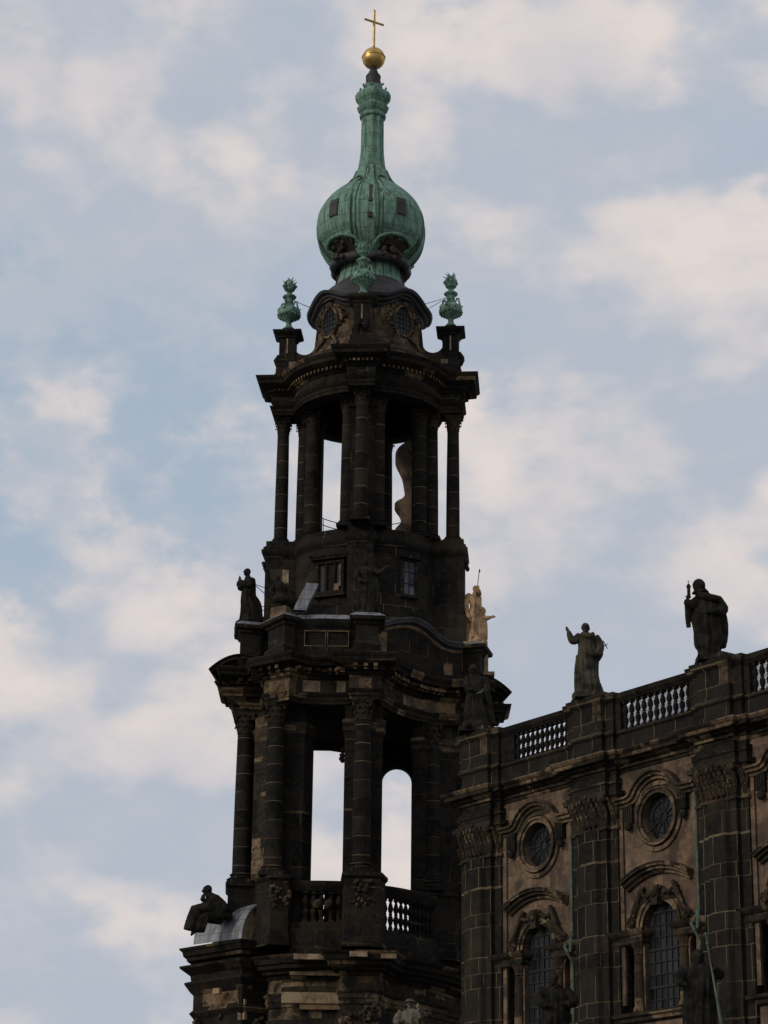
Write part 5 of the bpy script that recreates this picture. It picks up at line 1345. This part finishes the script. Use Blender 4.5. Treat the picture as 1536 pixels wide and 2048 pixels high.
# statue on the corner of the nave
sp_ = nworld(PC[0] - .25, -.3, 29.9)
st = statue('robed_statue', 'dark statue with a green stained fold at the tower end of the nave balustrade', sp_, 0, 3.25, M_STAT, 'statues along the nave balustrade', seed=5,
    robe=[(0, .2, .16, .05, 0), (.1, .17, .14, .04, 0), (.25, .14, .12, .02, 0), (.42, .125, .1, 0, 0), (.56, .135, .1, 0, 0), (.64, .115, .09, 0, 0), (.74, .125, .09, -.01, 0), (.8, .12, .08, -.01, 0), (.85, .06, .055, -.03, 0)],
    head=(-.04, -.02, .925, .07), arms=[([(-.11, 0, .8), (-.14, -.04, .66), (-.08, -.12, .58)], (.06, .055, .03), ((.8, -.4, .2), .085, .5, 1)), ([(.1, 0, .8), (.15, -.02, .67), (.17, -.06, .5), (.2, -.07, .42)], (.06, .055, .045, .028), ((.4, -.3, -.8), .08, .4, -1))],
    cloak=[([(.1, .03, .8), (.16, .04, .5), (.2, .05, .1)], (.05, .07, .09)), ([(-.1, -.06, .5), (-.12, -.04, .3), (-.12, 0, .03)], (.05, .06, .06))], base=.26)
m = MB(); q = 3.25; m.tube([(.0, -.14 * q, .52 * q), (.08 * q, -.15 * q, .55 * q), (.1 * q, -.14 * q, .6 * q)], [.03, .05, .02], 8); m.obj('green_fold', M_PIPE, st)

# tower statues
def tw(px, py, ly): x, z = tl(px, py, ly); return (TX + x, TY + ly, z)
x, z = tl(497, 1243, .5)
st = statue('robed_statue', 'black statue in profile with praying hands on the left edge of the tower', lowp(x, .5, zW + .16), radians(-60), 3.45, M_STAT, 'statues on the tower', seed=12,
    robe=[(0, .17, .2, 0, .03), (.1, .14, .19, 0, .04), (.25, .12, .16, 0, .03), (.42, .115, .14, 0, .0), (.58, .115, .12, 0, -.01), (.7, .13, .1, 0, 0), (.79, .13, .085, 0, 0), (.85, .06, .055, 0, -.02)],
    head=(0, -.05, .935, .058), hair=1, arms=[([(-.12, 0, .79), (-.13, -.06, .68), (-.06, -.16, .72), (-.015, -.175, .76)], (.055, .055, .045, .028), ((.15, -.1, .95), .1, .1, 1)), ([(.12, 0, .79), (.13, -.06, .68), (.06, -.16, .72), (.015, -.175, .76)], (.055, .055, .045, .028), ((-.15, -.1, .95), .1, .1, -1))],
    cloak=[([(0, .1, .55), (0, .17, .38), (0, .19, .1)], (.03, .07, .08)), ([(-.05, -.14, .7), (0, -.17, .62)], (.05, .04))], base=.19)
m = MB(); q = 3.45; co, si = cos(radians(60)), sin(radians(60))
def back(px, py, ly): a = tw(px, py, ly); dx_, dy_, dz_ = a[0] - st.location.x, a[1] - st.location.y, a[2] - st.location.z; return (dx_ * co - dy_ * si, dx_ * si + dy_ * co, dz_)
for (xa, ya), (xb, yb) in (((508, 1168), (545, 1181)), ((508, 1168), (545, 1202)), ((519, 1213), (545, 1213)), ((519, 1222), (545, 1217))): m.tube([back(xa, ya, -3.1), back(xb, yb, -.8)], .022, 5)
m.obj('iron_stay', M_IRON, st)
x, z = tl(951, 1284, 2.6)
zE = zt(1289, 2.2) + .16
st = statue('robed_statue', 'pale clean sandstone statue with a thin staff pointing to the right from the tower', lowp(x, 2.6, zE), 0, 3.55, M_STATP, 'statues on the tower', seed=21, rough=.006,
    robe=[(0, .2, .15, .0, 0), (.1, .19, .145, 0, 0), (.23, .17, .135, 0, 0), (.25, .155, .12, .015, 0), (.4, .15, .11, .0, 0), (.52, .13, .1, .0, 0), (.62, .1, .085, .01, 0), (.72, .1, .085, .005, 0), (.82, .115, .08, -.01, 0), (.87, .06, .055, 0, 0)],
    head=(.01, -.03, .955, .052), arms=[([(-.08, 0, .85), (-.13, -.02, .8), (-.15, -.04, .68), (-.135, -.06, .55), (-.1, -.09, .43)], (.05, .055, .048, .045, .03), ((.3, -.3, -.8), .075, .4, 1)),
        ([(.06, -.05, .85), (.05, -.12, .88), (.045, -.15, .92)], (.05, .045, .028), ((.2, .1, .9), .075, .9, 1)),
        ([(.12, 0, .47), (.19, -.03, .455), (.26, -.05, .465)], (.05, .042, .025), ((1, -.1, .12), .085, .15, 1))],
    cloak=[([(.09, -.05, .62), (.13, -.05, .57), (.1, -.02, .5)], (.04, .05, .04)), ([(.13, 0, .5), (.155, 0, .35), (.16, 0, .1)], (.05, .05, .05)), ([(-.14, -.02, .62), (-.16, -.01, .4), (-.16, 0, .15)], (.035, .05, .04)), ([(.0, -.1, .7), (-.03, -.13, .4), (-.04, -.13, .1)], (.02, .03, .03))], base=.2)
m = MB(); a = Vector(tw(959, 1138, -1.6)) - st.location; b_ = Vector(tw(949, 1226, -1.6)) - st.location; m.tube([a, b_], .022, 6); m.ball(a + Vector((0, 0, -.12)), (.05, .05, .1), 8, 6); m.obj('staff', M_IRON, st)
m = MB()
for (xa, ya), (xb, yb) in (((926, 1197), (950, 1197)), ((926, 1201), (946, 1201)), ((928, 1240), (940, 1239))): m.tube([Vector(tw(xa, ya, -.6)) - st.location, Vector(tw(xb, yb, -1.1)) - st.location], .025, 5)
m.obj('iron_stay', M_IRON, st)
# figure leaning on the second pedestal
x, z = tl(566, 1206, -3.0); zp2 = zt(1230, -4.2) + .2
m = MB()
st = thing('robed_statue', 'black crouching statue on a fresh sandstone block beside the zinc covered volute', 'statue', lowp(x, -3.0, zp2), 0, 'statues on the tower')
carve(figure(2.35, robe=[(.2, .2, .16, 0, 0), (.35, .2, .15, 0, 0), (.5, .17, .13, -.02, 0), (.62, .15, .12, -.05, 0), (.74, .16, .11, -.07, -.02), (.82, .13, .09, -.1, -.04), (.87, .06, .06, -.12, -.05)], head=(-.14, -.08, .93, .075),
    arms=[([(-.18, -.02, .78), (-.27, -.08, .62), (-.2, -.14, .5)], (.07, .06, .035), ((.8, -.3, -.3), .1, .5, 1)), ([(.06, 0, .78), (.18, -.06, .68), (.27, -.04, .58)], (.07, .06, .035), ((.7, 0, -.5), .1, .5, -1))],
    cloak=[([(.12, 0, .6), (.24, 0, .42), (.27, .02, .22)], (.1, .12, .12)), ([(-.15, -.05, .4), (-.05, -.2, .42), (.1, -.2, .34)], (.1, .11, .1))], seed=31, hair=1), 'figure', M_STAT, .022, .012, st)
m = MB(); m.box((0, 0, .17), (1.05, .9, .62), radians(-30), .92); m.obj('block', M_OCHRE, st)
# figure in front of the drum
x, z = tl(733, 1214, -4.1)
st = statue('robed_statue', 'black statue stretching an arm sideways against the dark drum at the middle of the tower', lowp(x, -3.85, zt(1228, -4.9) + .22), radians(8), 3.3, M_STAT, 'statues on the tower', seed=41,
    robe=ROBE, head=(-.02, -.03, .93, .062), arms=[([(-.12, 0, .8), (-.17, -.05, .66), (-.1, -.13, .56)], (.06, .055, .03), ((.8, -.3, 0), .085, .5, 1)), ([(.12, 0, .8), (.22, -.04, .76), (.31, -.08, .84)], (.06, .05, .03), ((.8, -.1, .5), .09, .3, 1))],
    cloak=[([(.14, 0, .7), (.17, .02, .4), (.14, .02, .1)], (.05, .07, .06))], base=.17)
# seated figure beyond the barrel cover
x, z = tl(420, 1835, .8)
st = thing('seated_statue', 'black seated statue in heavy drapery leaning on the grey barrel shaped cover', 'statue', lowp(xt(432, 1850, -1.5), -1.5, zt(1862, -1.5)), 0, 'statues on the tower')
m = MB(); U = .0287
def sq_(px, py, ly=0.): return Vector((xt(px, py, -1.5 + ly) - xt(432, 1850, -1.5), ly, zt(py, -1.5 + ly) - zt(1862, -1.5)))
m.tube([sq_(444, 1840, .3), sq_(440, 1822, .25), sq_(433, 1805, .1), sq_(426, 1792, 0), sq_(420, 1783, 0), sq_(418, 1777, 0)], [.6, .62, .5, .38, .2, .13], 16)
m.tube([sq_(440, 1826), sq_(416, 1816, -.3), sq_(397, 1820, -.5), sq_(390, 1842, -.5), sq_(384, 1866, -.5)], [.5, .46, .38, .36, .34], 14)
m.tube([sq_(443, 1834, .1), sq_(420, 1832, -.2), sq_(404, 1840, -.35), sq_(399, 1868, -.4)], [.5, .5, .42, .36], 14)
m.tube([sq_(428, 1796), sq_(416, 1802, -.3), sq_(408, 1795, -.4), sq_(410, 1786, -.4)], [.2, .17, .14, .1], 10)
m.tube([sq_(434, 1798), sq_(446, 1808, -.1), sq_(452, 1822, -.2)], [.22, .2, .14], 10)
hand(m, sq_(410, 1787, -.4), (.3, 0, .9), .22, .6, 1); hand(m, sq_(452, 1822, -.2), (.3, 0, -.9), .22, .5, -1)
hc = sq_(416, 1775); m.ball(hc, (.22, .25, .32), 14, 10); m.tube([hc, hc + Vector((-.26, -.05, -.05))], [.1, .06], 8); m.ball(hc + Vector((.06, 0, .06)), (.23, .26, .3), 12, 8)
for k in range(7): a = sq_(428 - 4 * k, 1808 + 3 * k, -.35); m.tube([a, a + Vector((-.25, -.25, -.9)), a + Vector((-.4, -.3, -1.5))], [.09, .12, .06], 8)
m.xform(Matrix.Diagonal((1.05, 1, .86, 1)))
carve(m, 'figure', M_STAT, .03, .02, st)
# three statues on the aisle parapet, cut by the lower edge of the frame
def aisle_statue(label, px, py_head, off, mat, seed, group='statues on the aisle parapet', **kw):
    H = 3.6; d = ray(px, py_head); p0 = NP.x * NV.x + NP.y * NV.y + off; t = p0 / (d.x * NV.x + d.y * NV.y)
    zh = CZ + d.z * t
    st = statue('robed_statue', label, (d.x * t, d.y * t, zh - H * .995), kw.pop('rz', 0.), H, mat, group, seed=seed, base=.2, **kw)
    return st
ARM_F = [([(-.13, 0, .8), (-.2, -.05, .68), (-.12, -.15, .6)], (.065, .065, .035), ((.8, -.3, .1), .085, .5, 1)), ([(.13, 0, .8), (.21, -.05, .68), (.1, -.15, .62)], (.065, .065, .035), ((-.8, -.3, .1), .085, .5, -1))]
ROBEW = [(0, .19, .15, 0, 0), (.3, .17, .13, 0, 0), (.5, .165, .13, 0, 0), (.64, .17, .12, 0, 0), (.76, .17, .1, 0, 0), (.82, .13, .085, 0, 0), (.86, .06, .055, 0, 0)]
aisle_statue('black bearded statue with folded arms standing before the left arched window', 1108, 1946, -6.0, M_STAT, 51, robe=ROBEW, head=(-.02, -.03, .93, .066), beard=1, arms=ARM_F, rz=radians(12))
st = aisle_statue('black statue holding a long green staff before the drain pipe of the nave', 1397, 1902, -6.0, M_STAT, 52, robe=ROBEW, head=(-.01, -.03, .93, .064), hood=1, hair=0, rz=0.,
    arms=[([(-.13, 0, .8), (-.22, -.05, .7), (-.2, -.12, .62)], (.065, .065, .035), ((.6, -.5, 0), .085, .5, 1)), ([(.13, 0, .8), (.2, -.08, .74), (.12, -.17, .8)], (.065, .06, .035), ((-.3, -.2, .8), .085, .8, -1))])
m = MB(); loc = st.location
def onoff(px, py, off):
    d = ray(px, py); p0 = NP.x * NV.x + NP.y * NV.y + off; t = p0 / (d.x * NV.x + d.y * NV.y); return Vector((d.x * t, d.y * t, CZ + d.z * t)) - loc
a, b_ = onoff(1411, 1868, -6.5), onoff(1445, 2060, -6.5); m.tube([a, a.lerp(b_, .3), b_], [.025, .03, .07], 8); m.ball(a, .07, 8, 6); m.ball(a.lerp(b_, .1), .065, 8, 6)
m.obj('staff', M_PIPE, st)
x, z = tl(822, 2000, -9)
st = statue('robed_statue', 'pale grey statue raising a hand below the curved balustrade of the tower', (TX + x, TY - 9, z - 3.55), radians(-10), 3.6, M_STATN, 'statues on the aisle parapet', seed=61, base=.2,
    robe=ROBEW, head=(-.01, -.02, .93, .062), hair=0, arms=[([(-.13, 0, .8), (-.2, -.06, .68), (-.12, -.16, .66)], (.065, .06, .035), ((.8, -.2, .3), .085, .5, 1)), ([(.13, 0, .8), (.2, -.08, .74), (.135, -.17, .84)], (.06, .055, .032), ((-.1, -.2, 1), .09, .2, 1))])
m = MB(); q = 3.6; m.lathe([(.068 * q, .94 * q), (.09 * q, .955 * q), (.07 * q, .965 * q), (.055 * q, .99 * q), (.02 * q, 1.0 * q)], 16, (-.01 * q, -.02 * q)); m.obj('cap', M_STATN, st)
# piers that carry the aisle statues
for o in list(S.objects):
    if o.get('group') == 'statues on the aisle parapet':
        r = MB(); z = o.location.z - .18; r.prism([(-.85, -.8), (.85, -.8), (.85, .8), (-.85, .8)], 0, z); r.sweep([(-.85, -.8), (.85, -.8), (.85, .8), (-.85, .8)], [(0, z - .5), (.1, z - .4), (.2, z - .2), (.2, z - .02), (0, z)], True, cap=True)
        p = r.obj('statue_pier', M_SOOT, None, (o.location.x, o.location.y, 0), o.rotation_euler.z)
        p.parent = nave if o.location.y < 125 else tower
        p.matrix_parent_inverse = Matrix.Translation(p.parent.location).inverted() if p.parent is tower else (Matrix.Translation(nave.location) @ Matrix.Rotation(nave.rotation_euler.z, 4, 'Z')).inverted()
